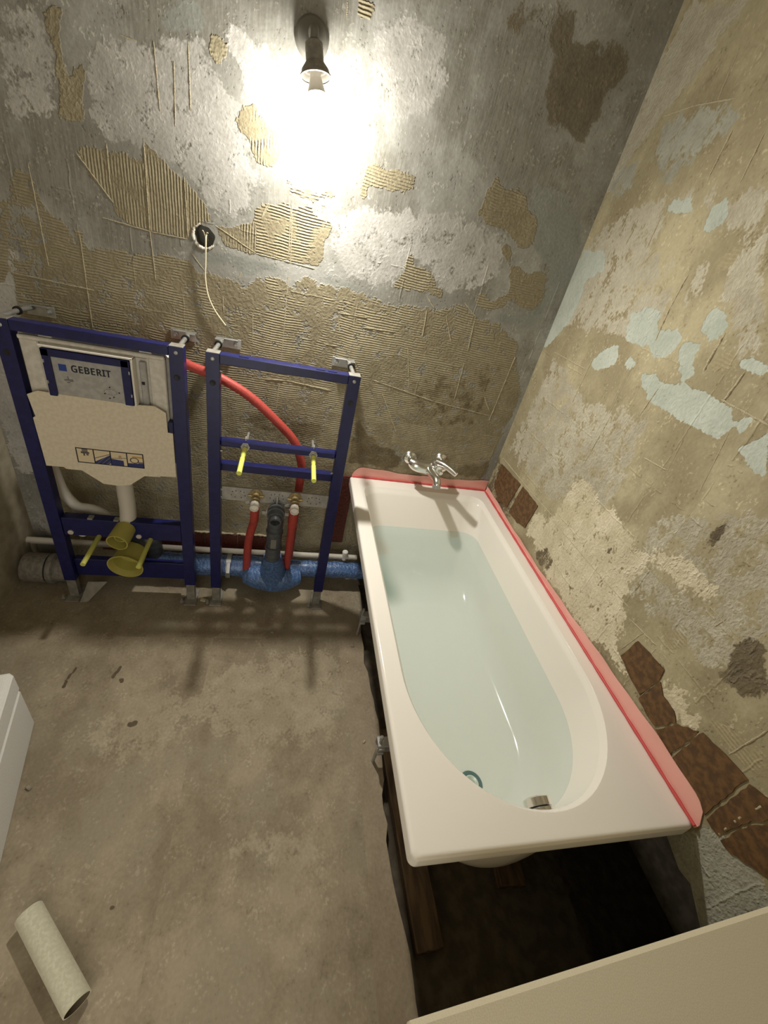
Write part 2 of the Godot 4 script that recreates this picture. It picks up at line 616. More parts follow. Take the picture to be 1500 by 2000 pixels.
func _back_wall_material() -> StandardMaterial3D:
	var m := _masks("AVNKLG", -2.1, 0.0, 2.1, 2.36)
	_poly(m, "A", 180, "-2 0 -1.905 1.217 -1.698 1.204 -1.662 1.337 -1.551 1.346 -1.46 1.357 -1.359 1.34 -1.319 1.33 -1.273 1.331 -1.163 1.323 -1.156 1.354 -1.061 1.373 -1.05 1.337 -0.989 1.387 -0.937 1.375 -0.843 1.378 -0.726 1.368 -0.695 1.35 -0.588 1.37 -0.503 1.373 -0.463 1.372 -0.417 1.411 -0.335 1.375 -0.242 1.374 -0.106 1.306 -0.107 1.257 -0.008 1.107 -0.06 0.5 -0.06 0")
	_poly(m, "A", 150, "-2.02 1 -1.889 1.397 -1.824 1.508 -1.779 1.483 -1.756 1.399 -1.67 1.377 -1.69 1.206 -1.905 1.217")
	_poly(m, "A", 255, "-1.656 1.592 -1.577 1.596 -1.53 1.598 -1.487 1.584 -1.476 1.634 -1.453 1.621 -1.427 1.603 -1.386 1.576 -1.358 1.563 -1.315 1.52 -1.292 1.484 -1.347 1.452 -1.368 1.416 -1.478 1.414 -1.578 1.431 -1.585 1.481 -1.634 1.521")
	_poly(m, "V", 255, "-1.656 1.592 -1.577 1.596 -1.53 1.598 -1.487 1.584 -1.476 1.634 -1.453 1.621 -1.427 1.603 -1.386 1.576 -1.358 1.563 -1.315 1.52 -1.292 1.484 -1.347 1.452 -1.368 1.416 -1.478 1.414 -1.578 1.431 -1.585 1.481 -1.634 1.521")
	_poly(m, "A", 255, "-1.212 1.774 -1.17 1.787 -1.155 1.771 -1.126 1.755 -1.095 1.744 -1.096 1.696 -1.12 1.657 -1.157 1.652 -1.177 1.672 -1.189 1.711 -1.219 1.727 -1.236 1.723")
	_poly(m, "V", 255, "-1.212 1.774 -1.17 1.787 -1.155 1.771 -1.126 1.755 -1.095 1.744 -1.096 1.696 -1.12 1.657 -1.157 1.652 -1.177 1.672 -1.189 1.711 -1.219 1.727 -1.236 1.723")
	_poly(m, "A", 255, "-1.08 1.637 -1.047 1.628 -0.966 1.626 -0.918 1.636 -0.924 1.619 -1.005 1.604 -1.053 1.607")
	_poly(m, "A", 255, "-0.843 1.639 -0.84 1.69 -0.827 1.732 -0.779 1.743 -0.771 1.705 -0.817 1.682 -0.826 1.639")
	_poly(m, "A", 255, "-0.803 1.71 -0.745 1.736 -0.683 1.743 -0.664 1.712 -0.697 1.687 -0.77 1.682 -0.802 1.682")
	_poly(m, "A", 255, "-1.161 1.553 -1.114 1.563 -1.083 1.577 -1.042 1.572 -0.972 1.601 -0.985 1.57 -0.924 1.555 -0.912 1.536 -0.941 1.493 -0.934 1.433 -0.967 1.418 -1.046 1.418 -1.156 1.419 -1.157 1.456 -1.167 1.497")
	_poly(m, "A", 255, "-1.285 1.472 -1.238 1.475 -1.159 1.512 -1.155 1.411 -1.254 1.421")
	_poly(m, "V", 255, "-1.285 1.472 -1.238 1.475 -1.159 1.512 -1.155 1.411 -1.254 1.421")
	_poly(m, "A", 255, "-1.786 1.319 -1.677 1.334 -1.633 1.285 -1.526 1.299 -1.46 1.357 -1.358 1.355 -1.353 1.295 -1.467 1.265 -1.62 1.273 -1.688 1.222 -1.802 1.237")
	_poly(m, "A", 240, "-1.696 1.851 -1.639 1.862 -1.662 1.797 -1.657 1.731 -1.607 1.777 -1.628 1.643 -1.686 1.635 -1.678 1.774")
	_poly(m, "N", 255, "-1.696 1.851 -1.639 1.862 -1.662 1.797 -1.657 1.731 -1.607 1.777 -1.628 1.643 -1.686 1.635 -1.678 1.774")
	_poly(m, "A", 220, "-1.293 1.908 -1.261 1.906 -1.248 1.88 -1.268 1.845 -1.294 1.854")
	_poly(m, "N", 255, "-1.293 1.908 -1.261 1.906 -1.248 1.88 -1.268 1.845 -1.294 1.854")
	_poly(m, "A", 200, "-0.918 2.059 -0.875 2.07 -0.876 2.034 -0.904 2.02 -0.911 2.02")
	_poly(m, "K", 215, "-0.391 2.162 -0.312 2.182 -0.275 2.13 -0.231 2.153 -0.115 2.17 -0.077 2.102 -0.136 2.056 -0.113 2.017 -0.141 1.977 -0.155 1.925 -0.217 1.946 -0.277 1.945 -0.315 1.982 -0.333 2.04 -0.319 2.061 -0.355 2.105")
	_poly(m, "K", 140, "-0.536 2.157 -0.319 2.212 -0.305 2.178 -0.379 2.154 -0.475 2.092 -0.509 2.111")
	_poly(m, "A", 255, "-0.439 1.678 -0.405 1.805 -0.378 1.767 -0.324 1.779 -0.289 1.772 -0.264 1.738 -0.211 1.718 -0.197 1.638 -0.234 1.621 -0.314 1.655 -0.37 1.66")
	_poly(m, "N", 200, "-0.314 1.781 -0.264 1.738 -0.211 1.718 -0.197 1.638 -0.234 1.621 -0.281 1.654")
	_poly(m, "A", 255, "-0.672 1.42 -0.643 1.47 -0.644 1.513 -0.62 1.522 -0.617 1.488 -0.549 1.488 -0.522 1.449 -0.456 1.41 -0.555 1.415 -0.67 1.411")
	_poly(m, "A", 235, "-0.258 1.546 -0.181 1.552 -0.11 1.575 -0.075 1.478 -0.103 1.433 -0.204 1.443 -0.237 1.466 -0.227 1.497")
	_poly(m, "A", 235, "-0.357 1.434 -0.339 1.461 -0.282 1.434 -0.237 1.466 -0.217 1.431 -0.292 1.397 -0.342 1.408")
	_poly(m, "A", 200, "-0.322 1.62 -0.278 1.621 -0.258 1.573 -0.185 1.561 -0.244 1.54 -0.296 1.583")
	_poly(m, "L", 170, "-1.782 1.834 -1.696 1.851 -1.667 1.8 -1.666 1.713 -1.71 1.641 -1.801 1.608 -1.832 1.627")
	_poly(m, "L", 200, "-1.595 1.814 -1.459 1.852 -1.306 1.895 -1.288 1.84 -1.22 1.783 -1.189 1.699 -1.165 1.656 -1.162 1.567 -1.238 1.475 -1.3 1.524 -1.357 1.576 -1.426 1.609 -1.48 1.627 -1.561 1.614 -1.62 1.656 -1.613 1.741")
	_poly(m, "L", 190, "-1.274 1.941 -1.223 1.944 -1.149 1.915 -1.082 1.854 -1.097 1.767 -1.171 1.789 -1.22 1.821 -1.241 1.882")
	_poly(m, "L", 170, "-1.653 1.251 -1.558 1.285 -1.484 1.246 -1.497 1.186 -1.639 1.135 -1.669 1.194")
	_poly(m, "L", 190, "-0.917 1.591 -0.798 1.642 -0.684 1.647 -0.482 1.663 -0.318 1.641 -0.272 1.576 -0.319 1.471 -0.481 1.431 -0.563 1.487 -0.624 1.512 -0.665 1.42 -0.748 1.388 -0.838 1.402 -0.909 1.477")
	_poly(m, "L", 190, "-0.869 2.041 -0.769 2.077 -0.659 2.057 -0.625 1.951 -0.676 1.884 -0.797 1.85 -0.86 1.913")
	_poly(m, "L", 235, "-2.06 0.45 -1.86 0.45 -1.83 0.9 -1.86 1.3 -2.06 1.3")
	_poly(m, "L", 170, "-2.05 0.12 -1.95 0.12 -1.93 0.24 -2.04 0.27")
	_poly(m, "G", 255, "-1.8 0.22 -1.35 0.22 -0.7 0.25 -0.7 0.6 -0.9 0.72 -1.35 0.7 -1.8 0.62")
	_poly(m, "G", 200, "-1.428 1.929 -1.298 1.962 -1.306 1.9 -1.42 1.871")
	_poly(m, "G", 190, "-1.356 1.407 -1.237 1.41 -1.045 1.41 -0.803 1.41 -0.701 1.379 -0.889 1.369 -1.026 1.391 -1.17 1.346 -1.318 1.356")
	_poly(m, "G", 200, "-0.99 1.402 -0.874 1.41 -0.749 1.396 -0.601 1.384 -0.508 1.393 -0.422 1.426 -0.29 1.392 -0.145 1.346 -0.06 1.398 -0.049 1.489 -0.126 1.541 -0.125 1.422 -0.277 1.411 -0.424 1.434 -0.569 1.406 -0.712 1.387 -0.872 1.395")
	_poly(m, "G", 210, "-0.286 1.787 -0.151 1.817 -0.019 1.717 -0.008 1.586 -0.04 1.455 -0.11 1.575 -0.197 1.638")
	_poly(m, "K", 200, "-0.72 0.66 -0.5 0.66 -0.45 0.7 -0.5 0.76 -0.6 0.78 -0.72 0.9")
	_poly(m, "K", 170, "-0.28 0.66 -0.02 0.66 -0.03 0.78 -0.16 0.74")
	_poly(m, "K", 150, "-1.2 0.78 -0.85 0.74 -0.82 0.84 -1 0.86 -1.2 0.88")
	_poly(m, "K", 112, "-0.5 0.9 -0.18 0.9 -0.12 1.25 -0.3 1.2 -0.52 1.1")
	var V := _grown(m.V)
	var N := _grown(m.N)
	return _bake(m, [c8(140, 138, 130), c8(164, 163, 156), c8(124, 121, 111), 0.04], [
		[_grown(m.G, 64), c8(130, 132, 125), c8(150, 153, 146), 0.0, 0.02, 0.0, 1.0, null, null, 0.8, 3.0],
		[_grown(m.L, 64), c8(166, 163, 156), c8(194, 191, 185), 0.03, 0.035, 0.0, 1.7, null, null, 0.9, 2.0],
		[_grown(m.A), c8(134, 124, 99), c8(162, 152, 125), 0.20, 0.12, 0.22, 1.35, V, N, 0.92, 7.0],
		[_grown(m.K, 64), c8(84, 73, 54), c8(112, 99, 75), 0.0, 0.06, 0.0, 1.3, null, null, 0.62, 2.5],
	], 0.75, {"pits": 0.6, "streak": 0.6, "grid_x": 0.035, "grid_y": 0.05})

func _right_wall_material() -> StandardMaterial3D:
	var m := _masks("PGBWKC", 0.0, -0.15, 1.8, 2.5)
	_poly(m, "P", 231, "0.025 2.287 0.282 2.219 0.279 2.191 0.244 2.18 0.226 2.121 0.188 2.065 0.133 2.018 0.095 1.969 0.073 1.929 0.046 1.871 0.02 1.825 -0.033 1.826")
	_poly(m, "G", 180, "0.14 2.017 0.288 2.022 0.41 2.02 0.444 1.979 0.454 1.946 0.389 1.947 0.361 1.909 0.343 1.879 0.3 1.849 0.238 1.864 0.176 1.922 0.155 1.977")
	_poly(m, "G", 165, "0.012 1.911 0.103 1.927 0.15 1.838 0.051 1.809 0.003 1.825")
	_poly(m, "P", 173, "0.026 1.717 0.142 1.778 0.22 1.823 0.323 1.822 0.408 1.827 0.403 1.858 0.435 1.869 0.424 1.808 0.357 1.781 0.378 1.698 0.49 1.623 0.538 1.594 0.551 1.522 0.544 1.458 0.424 1.453 0.345 1.433 0.129 1.422 0.049 1.361 0.024 1.609")
	_poly(m, "B", 255, "0.007 1.663 0.136 1.673 0.184 1.618 0.098 1.571 0.117 1.527 0.104 1.427 0.022 1.31 -0.008 1.313 0.002 1.539")
	_poly(m, "B", 255, "0.335 1.346 0.358 1.4 0.427 1.432 0.455 1.39 0.431 1.354 0.371 1.335")
	_poly(m, "B", 255, "0.555 1.453 0.553 1.492 0.586 1.522 0.638 1.519 0.654 1.494 0.639 1.46 0.6 1.437")
	_poly(m, "B", 255, "0.656 1.48 0.675 1.507 0.726 1.505 0.711 1.487 0.723 1.462 0.758 1.443 0.731 1.416 0.691 1.437")
	_poly(m, "B", 255, "0.686 1.53 0.68 1.584 0.719 1.591 0.76 1.567 0.749 1.522 0.711 1.523")
	_poly(m, "B", 255, "0.575 1.384 0.629 1.402 0.682 1.395 0.754 1.412 0.827 1.417 0.895 1.407 0.932 1.381 0.912 1.335 0.84 1.332 0.739 1.328 0.659 1.337 0.608 1.352")
	_poly(m, "B", 255, "0.966 1.34 1.004 1.394 1.062 1.322 1.021 1.32")
	_poly(m, "B", 255, "0.838 1.496 0.855 1.514 0.905 1.516 0.925 1.492 0.872 1.484")
	_poly(m, "B", 255, "0.476 1.392 0.513 1.416 0.552 1.402 0.528 1.382")
	_poly(m, "B", 255, "0.418 1.477 0.536 1.527 0.558 1.501 0.536 1.452 0.454 1.451")
	_poly(m, "B", 255, "0.322 1.808 0.427 1.817 0.461 1.795 0.416 1.779 0.348 1.791")
	_poly(m, "B", 255, "0.513 1.756 0.514 1.796 0.549 1.825 0.578 1.773 0.547 1.745")
	_poly(m, "B", 255, "0.399 1.515 0.476 1.554 0.53 1.548 0.531 1.518 0.454 1.485")
	_poly(m, "B", 255, "0.926 1.379 0.939 1.412 0.958 1.407 0.957 1.361")
	_poly(m, "P", 180, "0.408 1.827 0.562 1.824 0.628 1.86 0.901 1.521 0.836 1.509 0.756 1.566 0.694 1.599 0.672 1.659 0.664 1.73 0.593 1.744 0.524 1.784")
	_poly(m, "P", 196, "0.452 1.647 0.46 1.673 0.502 1.663 0.498 1.642")
	_poly(m, "P", 196, "0.577 1.593 0.569 1.677 0.627 1.654 0.638 1.593 0.592 1.582")
	_poly(m, "P", 177, "0.489 1.994 0.514 2 0.545 1.962 0.525 1.959")
	_poly(m, "P", 165, "0.05 0.85 0.45 0.85 0.75 1 0.7 1.3 0.4 1.25 0.1 1.3")
	_poly(m, "P", 150, "0.85 0.85 1.3 0.9 1.5 1.2 1.1 1.25 0.9 1.1")
	_poly(m, "C", 255, "0.607 1.683 0.668 1.725 0.68 1.69 0.654 1.67")
	_poly(m, "C", 200, "0.762 1.473 0.81 1.521 0.841 1.484 0.795 1.455")
	_poly(m, "C", 200, "1.297 0.805 1.349 0.843 1.421 0.878 1.46 0.829 1.399 0.804")
	_poly(m, "C", 200, "1.093 0.876 1.141 0.942 1.178 0.897 1.148 0.84")
	_poly(m, "W", 196, "0.54 1.005 0.6 1.033 0.707 1 0.779 1.026 0.85 1.006 0.927 0.997 0.971 0.988 0.959 0.937 0.968 0.832 1.019 0.797 1.033 0.707 1.119 0.704 1.166 0.673 1.084 0.674 0.953 0.634 0.814 0.632 0.656 0.624 0.501 0.666 0.423 0.66 0.435 0.78 0.531 0.818")
	_poly(m, "W", 180, "0.952 1.042 1.035 1.069 1.116 1.073 1.152 1.053 1.157 1.007 1.1 0.99 1.05 0.977 1.01 0.985 0.941 0.969")
	_poly(m, "W", 173, "1.173 0.664 1.179 0.774 1.19 0.809 1.251 0.81 1.306 0.803 1.326 0.754 1.288 0.73 1.249 0.691 1.218 0.677")
	_poly(m, "K", 235, "1.267 0.906 1.255 0.912 1.263 0.948 1.242 0.989 1.247 1.018 1.283 1.049 1.354 0.961 1.323 0.911 1.29 0.915")
	_poly(m, "K", 200, "1.04 1.149 1.045 1.191 1.06 1.196 1.075 1.131 1.05 1.095")
	_poly(m, "K", 180, "0.536 0.65 0.588 0.717 0.65 0.706 0.639 0.642 0.576 0.628")
	_poly(m, "K", 200, "0.76 0.918 0.793 0.944 0.808 0.939 0.781 0.916")
	_poly(m, "K", 200, "0.811 0.902 0.829 0.922 0.847 0.911 0.831 0.893")
	_poly(m, "K", 190, "1.06 0.702 1.073 0.759 1.176 0.807 1.189 0.731 1.256 0.682 1.211 0.664 1.134 0.687")
	_poly(m, "K", 210, "1.165 0.651 1.253 0.676 1.318 0.676 1.446 0.688 1.411 0.667 1.293 0.668")
	_poly(m, "K", 150, "0 0.6 0.3 0.6 0.3 0.74 0 0.8")
	_poly(m, "G", 235, "0.9 -0.1 1.8 -0.1 1.8 0.45 1.573 0.69 1.519 0.664 1.461 0.63 1.453 0.561 0.9 0.55")
	return _bake(m, [c8(150, 140, 112), c8(172, 162, 132), c8(140, 129, 102), 0.03], [
		[_grown(m.C), c8(146, 135, 105), c8(166, 155, 124), 0.04, 0.03, 0.10, 0.6, null, null, 0.8, 4.0],
		[_grown(m.P, 64), c8(158, 151, 133), c8(186, 180, 162), -0.10, 0.22, 0.0, 1.6, null, null, 0.85, 3.0],
		[_grown(m.G, 64), c8(140, 139, 126), c8(166, 166, 153), -0.08, 0.16, 0.0, 1.4, null, null, 0.9, 3.0],
		[_grown(m.B), c8(166, 172, 160), c8(184, 189, 178), -0.14, 0.07, 0.0, 1.2, null, null, 0.95, 7.0],
		[_grown(m.W, 64), c8(190, 179, 151), c8(220, 209, 184), -0.06, 0.14, 0.0, 1.7, null, null, 0.9, 3.5],
		[_grown(m.K, 128), c8(76, 66, 51), c8(110, 97, 76), -0.05, 0.22, 0.0, 1.9, null, null, 0.8, 2.5],
	], 1.0, {"pits": 0.6, "shift": 913 * 2048 + 411, "grid_x": 0.0, "grid_y": 0.025})

func _floor_material() -> StandardMaterial3D:
	var m := _masks("LKS", -2.1, 0.0, 2.1, 2.36)
	_poly(m, "L", 190, "-1.184 0.6 -0.743 0.495 -0.642 0.676 -0.761 0.926 -1.049 0.93 -1.274 0.812")
	_poly(m, "L", 150, "-1.604 0.837 -1.359 0.667 -1.182 0.734 -1.307 0.951 -1.51 0.972")
	_poly(m, "L", 150, "-1.137 1.193 -0.836 1.163 -0.715 1.305 -0.893 1.356")
	_poly(m, "K", 255, "-1.711 0.663 -1.694 0.599 -1.688 0.605 -1.701 0.659 -1.696 0.688")
	_poly(m, "K", 255, "-1.565 0.647 -1.546 0.599 -1.54 0.606 -1.551 0.648 -1.557 0.66")
	_poly(m, "K", 255, "-1.534 0.656 -1.518 0.652 -1.515 0.674 -1.529 0.669")
	_poly(m, "K", 255, "-1.456 0.824 -1.424 0.822 -1.422 0.84 -1.447 0.843")
	_poly(m, "K", 255, "-1.709 0.679 -1.701 0.675 -1.697 0.69 -1.708 0.689")
	_poly(m, "K", 255, "-1.575 0.913 -1.562 0.909 -1.564 0.919")
	_poly(m, "K", 255, "-1.552 1.058 -1.538 1.054 -1.54 1.063")
	_poly(m, "K", 255, "-1.345 1.32 -1.334 1.319 -1.333 1.331")
	_poly(m, "S", 255, "-0.7 0.3 -0.54 0.3 -0.54 1.75 -0.67 1.75 -0.655 1.2 -0.69 0.7")
	return _bake(m, [c8(132, 120, 100), c8(158, 146, 124), c8(146, 136, 116), 0.04], [
		[_grown(m.L, 32), c8(150, 139, 117), c8(170, 159, 137), 0.01, 0.05, 0.0, 1.6, null, null, 0.8, 1.6],
		[_grown(m.S), c8(140, 126, 106), c8(158, 144, 122), 0.03, 0.02, 0.0, 0.25, null, null, 0.7, 3.0],
		[_grown(m.K, 256), c8(84, 73, 57), c8(96, 84, 67), -0.30, 0.05, 0.0, 0.5, null, null, 0.9, 3.0],
	], 0.5, {"pits": 0.35, "shift": 401 * 2048 + 1200})

# ==================================================================== the room
# a face with uv running over x0..x0+w and y0..y0+h of the texture
func face(mb: MB, a: Vector3, b: Vector3, c: Vector3, d: Vector3, nn: Vector3, uvf):
	mb.tri(a, b, c, nn, nn, nn, uvf.call(a), uvf.call(b), uvf.call(c))
	mb.tri(a, c, d, nn, nn, nn, uvf.call(a), uvf.call(c), uvf.call(d))

func _setting():
	# back wall with the hole of an old junction box
	var uvb := func(p: Vector3) -> Vector2: return Vector2((p.x + 2.1) / 2.1, (2.36 - p.y) / 2.36)
	var mb := MB.new()
	var hc := Vector2(-1.3185, 1.4335)
	var q := 0.06
	var nz := Vector3(0, 0, 1)
	var xs := [-2.3, hc.x - q, hc.x + q, 0.15]
	var ys := [-0.3, hc.y - q, hc.y + q, 2.55]
	for i in 3:
		for j in 3:
			if i == 1 and j == 1:
				continue
			face(mb, Vector3(xs[i], ys[j], 0), Vector3(xs[i + 1], ys[j], 0), Vector3(xs[i + 1], ys[j + 1], 0), Vector3(xs[i], ys[j + 1], 0), nz, uvb)
	var SEG := 40
	var hole := []
	var rim := []
	for k in SEG:
		var an := TAU * k / SEG
		var rr := 0.0315 + 0.0016 * sin(an * 3.0 + 1.0) + 0.0012 * sin(an * 7.0)
		hole.append(Vector3(hc.x + cos(an) * rr, hc.y + sin(an) * rr, 0))
		var f := q / maxf(absf(cos(an)), absf(sin(an)))
		rim.append(Vector3(hc.x + cos(an) * f, hc.y + sin(an) * f, 0))
	for k in SEG:
		var l := (k + 1) % SEG
		face(mb, hole[k], rim[k], rim[l], hole[l], nz, uvb)
		var o := Vector3(hc.x - hole[k].x, hc.y - hole[k].y, 0).normalized()
		var dz := Vector3(0, 0, -0.07)
		mb.quad(hole[k], hole[l], hole[l] + dz, hole[k] + dz, o)
		mb.flat(hole[k] + dz, hole[l] + dz, Vector3(hc.x, hc.y, -0.07), nz)
	bx(mb, Vector3(-1.075, 1.125, -0.11), Vector3(2.45, 2.85, 0.06))
	for e in [[-2.3, Vector3(-1, 0, 0)], [0.15, Vector3(1, 0, 0)]]:
		mb.quad(Vector3(e[0], -0.3, 0), Vector3(e[0], 2.55, 0), Vector3(e[0], 2.55, -0.14), Vector3(e[0], -0.3, -0.14), e[1])
	var wall_back := structure("wall_back", mb, _back_wall_material())
	# broken plaster round the hole
	for e in [[2.5, 3.6, 0.0055], [3.75, 5.0, 0.0065], [5.1, 5.7, 0.0045], [1.9, 2.4, 0.003]]:
		var pts := []
		var rr := []
		for k in 13:
			var an := lerpf(e[0], e[1], k / 12.0)
			var rad := 0.0335 + rng.randf_range(-0.0012, 0.0018)
			pts.append(Vector3(hc.x + cos(an) * rad, hc.y + sin(an) * rad, 0.0))
			rr.append(e[2] * rng.randf_range(0.6, 1.05) * (0.4 if k == 0 or k == 12 else 1.0))
		part("plaster_rim", tube(pts, rr, 7), M.plaster, wall_back)
	# right wall
	var uvr := func(p: Vector3) -> Vector2: return Vector2(p.z / 1.8, (2.35 - p.y) / 2.5)
	mb = MB.new()
	var side := Vector3(-1, 0, 0)
	var void_edge := v2s("0.45 -0.3 0.45 0.42 0.62 0.47 0.90 0.49 1.20 0.485 1.43 0.50 1.50 0.475 1.53 0.485 1.60 0.44 1.66 0.40 1.76 0.30 1.84 0.20 1.90 0.02 1.92 -0.3")
	var ring := PackedVector2Array([Vector2(0, -0.3)])
	ring.append_array(void_edge)
	ring.append_array(PackedVector2Array([Vector2(2.5, -0.3), Vector2(2.5, 2.55), Vector2(0, 2.55)]))
	var tri := Geometry2D.triangulate_polygon(ring)
	for i in range(0, tri.size(), 3):
		var p := []
		for k in 3:
			p.append(Vector3(0, ring[tri[i + k]].y, ring[tri[i + k]].x))
		mb.tri(p[0], p[1], p[2], side, side, side, uvr.call(p[0]), uvr.call(p[1]), uvr.call(p[2]))
	for e in [[0.0, 0.0], [2.5, 0.0]]:
		mb.quad(Vector3(0, -0.3, e[0]), Vector3(0, 2.55, e[0]), Vector3(0.5, 2.55, e[0]), Vector3(0.5, -0.3, e[0]), Vector3(0, 0, 1.0 if e[0] > 1.0 else -1.0))
	var wall_right := structure("wall_right", mb, _right_wall_material())
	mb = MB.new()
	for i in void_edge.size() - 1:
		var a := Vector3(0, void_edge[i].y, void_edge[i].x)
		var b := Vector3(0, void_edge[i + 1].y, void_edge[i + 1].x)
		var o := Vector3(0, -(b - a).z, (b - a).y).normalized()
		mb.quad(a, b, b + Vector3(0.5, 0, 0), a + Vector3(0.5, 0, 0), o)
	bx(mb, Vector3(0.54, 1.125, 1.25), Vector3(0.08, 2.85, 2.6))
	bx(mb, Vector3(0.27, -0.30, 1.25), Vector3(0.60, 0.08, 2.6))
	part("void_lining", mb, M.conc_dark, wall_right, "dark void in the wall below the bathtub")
	structure("wall_left", span(-2.22, -2.069, -0.3, 2.55, -0.02, 2.5), M.plain)
	structure("ceiling", span(-2.22, 0.58, 2.5, 2.62, -0.14, 2.6), M.plain)
	# front wall behind the viewer, with the open doorway
	mb = span(-2.22, -1.75, -0.3, 2.5, 2.3, 2.42)
	bx(mb, Vector3(-0.35, 1.1, 2.36), Vector3(1.0, 2.8, 0.12))
	bx(mb, Vector3(-1.3, 2.275, 2.36), Vector3(0.9, 0.45, 0.12))
	structure("wall_front", mb, M.plain)
	# floor: the slab ends ragged beside the bathtub
	var poly := PackedVector2Array()
	poly.append(Vector2(-2.15, -0.1)); poly.append(Vector2(-2.15, 2.45))
	var edge := []
	for k in 60:
		var z := 2.45 - k * 2.55 / 59.0
		edge.append(Vector2(-0.572 + 0.010 * sin(z * 9.0) + rng.randf_range(-0.006, 0.006), z))
	for e in edge:
		poly.append(e)
	mb = MB.new()
	var uvfl := func(p: Vector3) -> Vector2: return Vector2((p.x + 2.1) / 2.1, (2.36 - p.z) / 2.36)
	var idx := Geometry2D.triangulate_polygon(poly)
	for i in range(0, idx.size(), 3):
		var t := []
		for k in 3:
			t.append(Vector3(poly[idx[i + k]].x, 0, poly[idx[i + k]].y))
		var u := Vector3(0, 1, 0)
		mb.tri(t[0], t[1], t[2], u, u, u, uvfl.call(t[0]), uvfl.call(t[1]), uvfl.call(t[2]))
	for i in edge.size() - 1:
		var a := Vector3(edge[i].x, 0, edge[i].y)
		var b := Vector3(edge[i + 1].x, 0, edge[i + 1].y)
		var dn := Vector3(0.012, -0.06, 0)
		mb.quad(a, b, b + dn, a + dn, Vector3(1, 0.2, 0).normalized())
	bx(mb, Vector3(-1.37, -0.13, 1.17), Vector3(1.56, 0.12, 2.56))
	var floor_node := structure("floor", mb, _floor_material())
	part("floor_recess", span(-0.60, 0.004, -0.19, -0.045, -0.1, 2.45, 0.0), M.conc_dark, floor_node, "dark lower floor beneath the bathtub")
	# ridges of mortar left between the tiles that are gone
	for s in [
		"-1.478 1.644 -1.481 1.417 5",
		"-1.481 1.417 -1.475 1.275 4",
		"-1.791 1.515 -1.791 1.254 4",
		"-1.686 1.367 -1.692 1.083 4",
		"-1.054 1.569 -1.049 1.433 4",
		"-1.66 1.569 -1.58 1.47 5",
		"-1.578 1.61 -1.581 1.514 4",
		"-1.372 1.579 -1.368 1.419 5",
		"-1.614 1.423 -1.478 1.414 5",
		"-1.478 1.414 -1.368 1.416 4",
		"-1.899 1.214 -1.667 1.206 5",
		"-1.434 1.854 -1.429 1.712 4",
		"-1.386 1.827 -1.39 1.688 4",
		"-1.348 1.875 -1.348 1.731 4",
		"-1.285 1.472 -1.156 1.419 4",
		"-1.156 1.419 -0.958 1.412 4",
		"-1.118 1.566 -1.14 1.523 5",
		"-1.517 1.845 -1.475 1.843 5",
		"-0.946 2.052 -0.943 2.017 5",
		"-1.361 1.381 -1.319 1.333 4",
		"-1.051 1.582 -1.04 1.407 4",
		"-1.045 1.376 -1.048 1.077 4",
		"-1.049 0.992 -1.054 0.87 5",
		"-1.106 0.997 -1.033 1.002 6",
		"-1.024 1.004 -0.841 0.991 5",
		"-1.262 1.266 -1.258 1.212 4",
		"-1.16 1.23 -1.156 1.122 4",
		"-0.448 1.354 -0.399 1.264 5",
		"-0.54 1.404 -0.502 1.369 6",
		"-0.392 1.411 -0.327 1.369 6",
		"-0.107 1.257 -0.118 0.966 4",
		"-0.318 1.192 -0.311 1.038 4",
		"-0.683 1.062 -0.398 1.013 4",
		"-0.568 1.216 -0.523 1.057 4",
		"-0.398 1.013 -0.126 0.988 3",
		"-0.18 1.069 -0.134 1.009 6",
		"-0.329 1.358 -0.319 1.24 4",
		"-0.527 1.356 -0.52 1.261 4",
		"-0.852 1.262 -0.841 1.221 5",
		"-1.124 1.566 -1.144 1.52 5",
		"-1.2 1.355 -1.211 1.329 5",
		"-0.634 1.019 -0.531 0.847 5",
		"-0.759 1.253 -0.627 1.26 4",
		"-0.893 1.168 -0.838 1.168 4",
		"-0.855 1.287 -0.747 1.29 4",
	]:
		_ridge(s, wall_back, false)
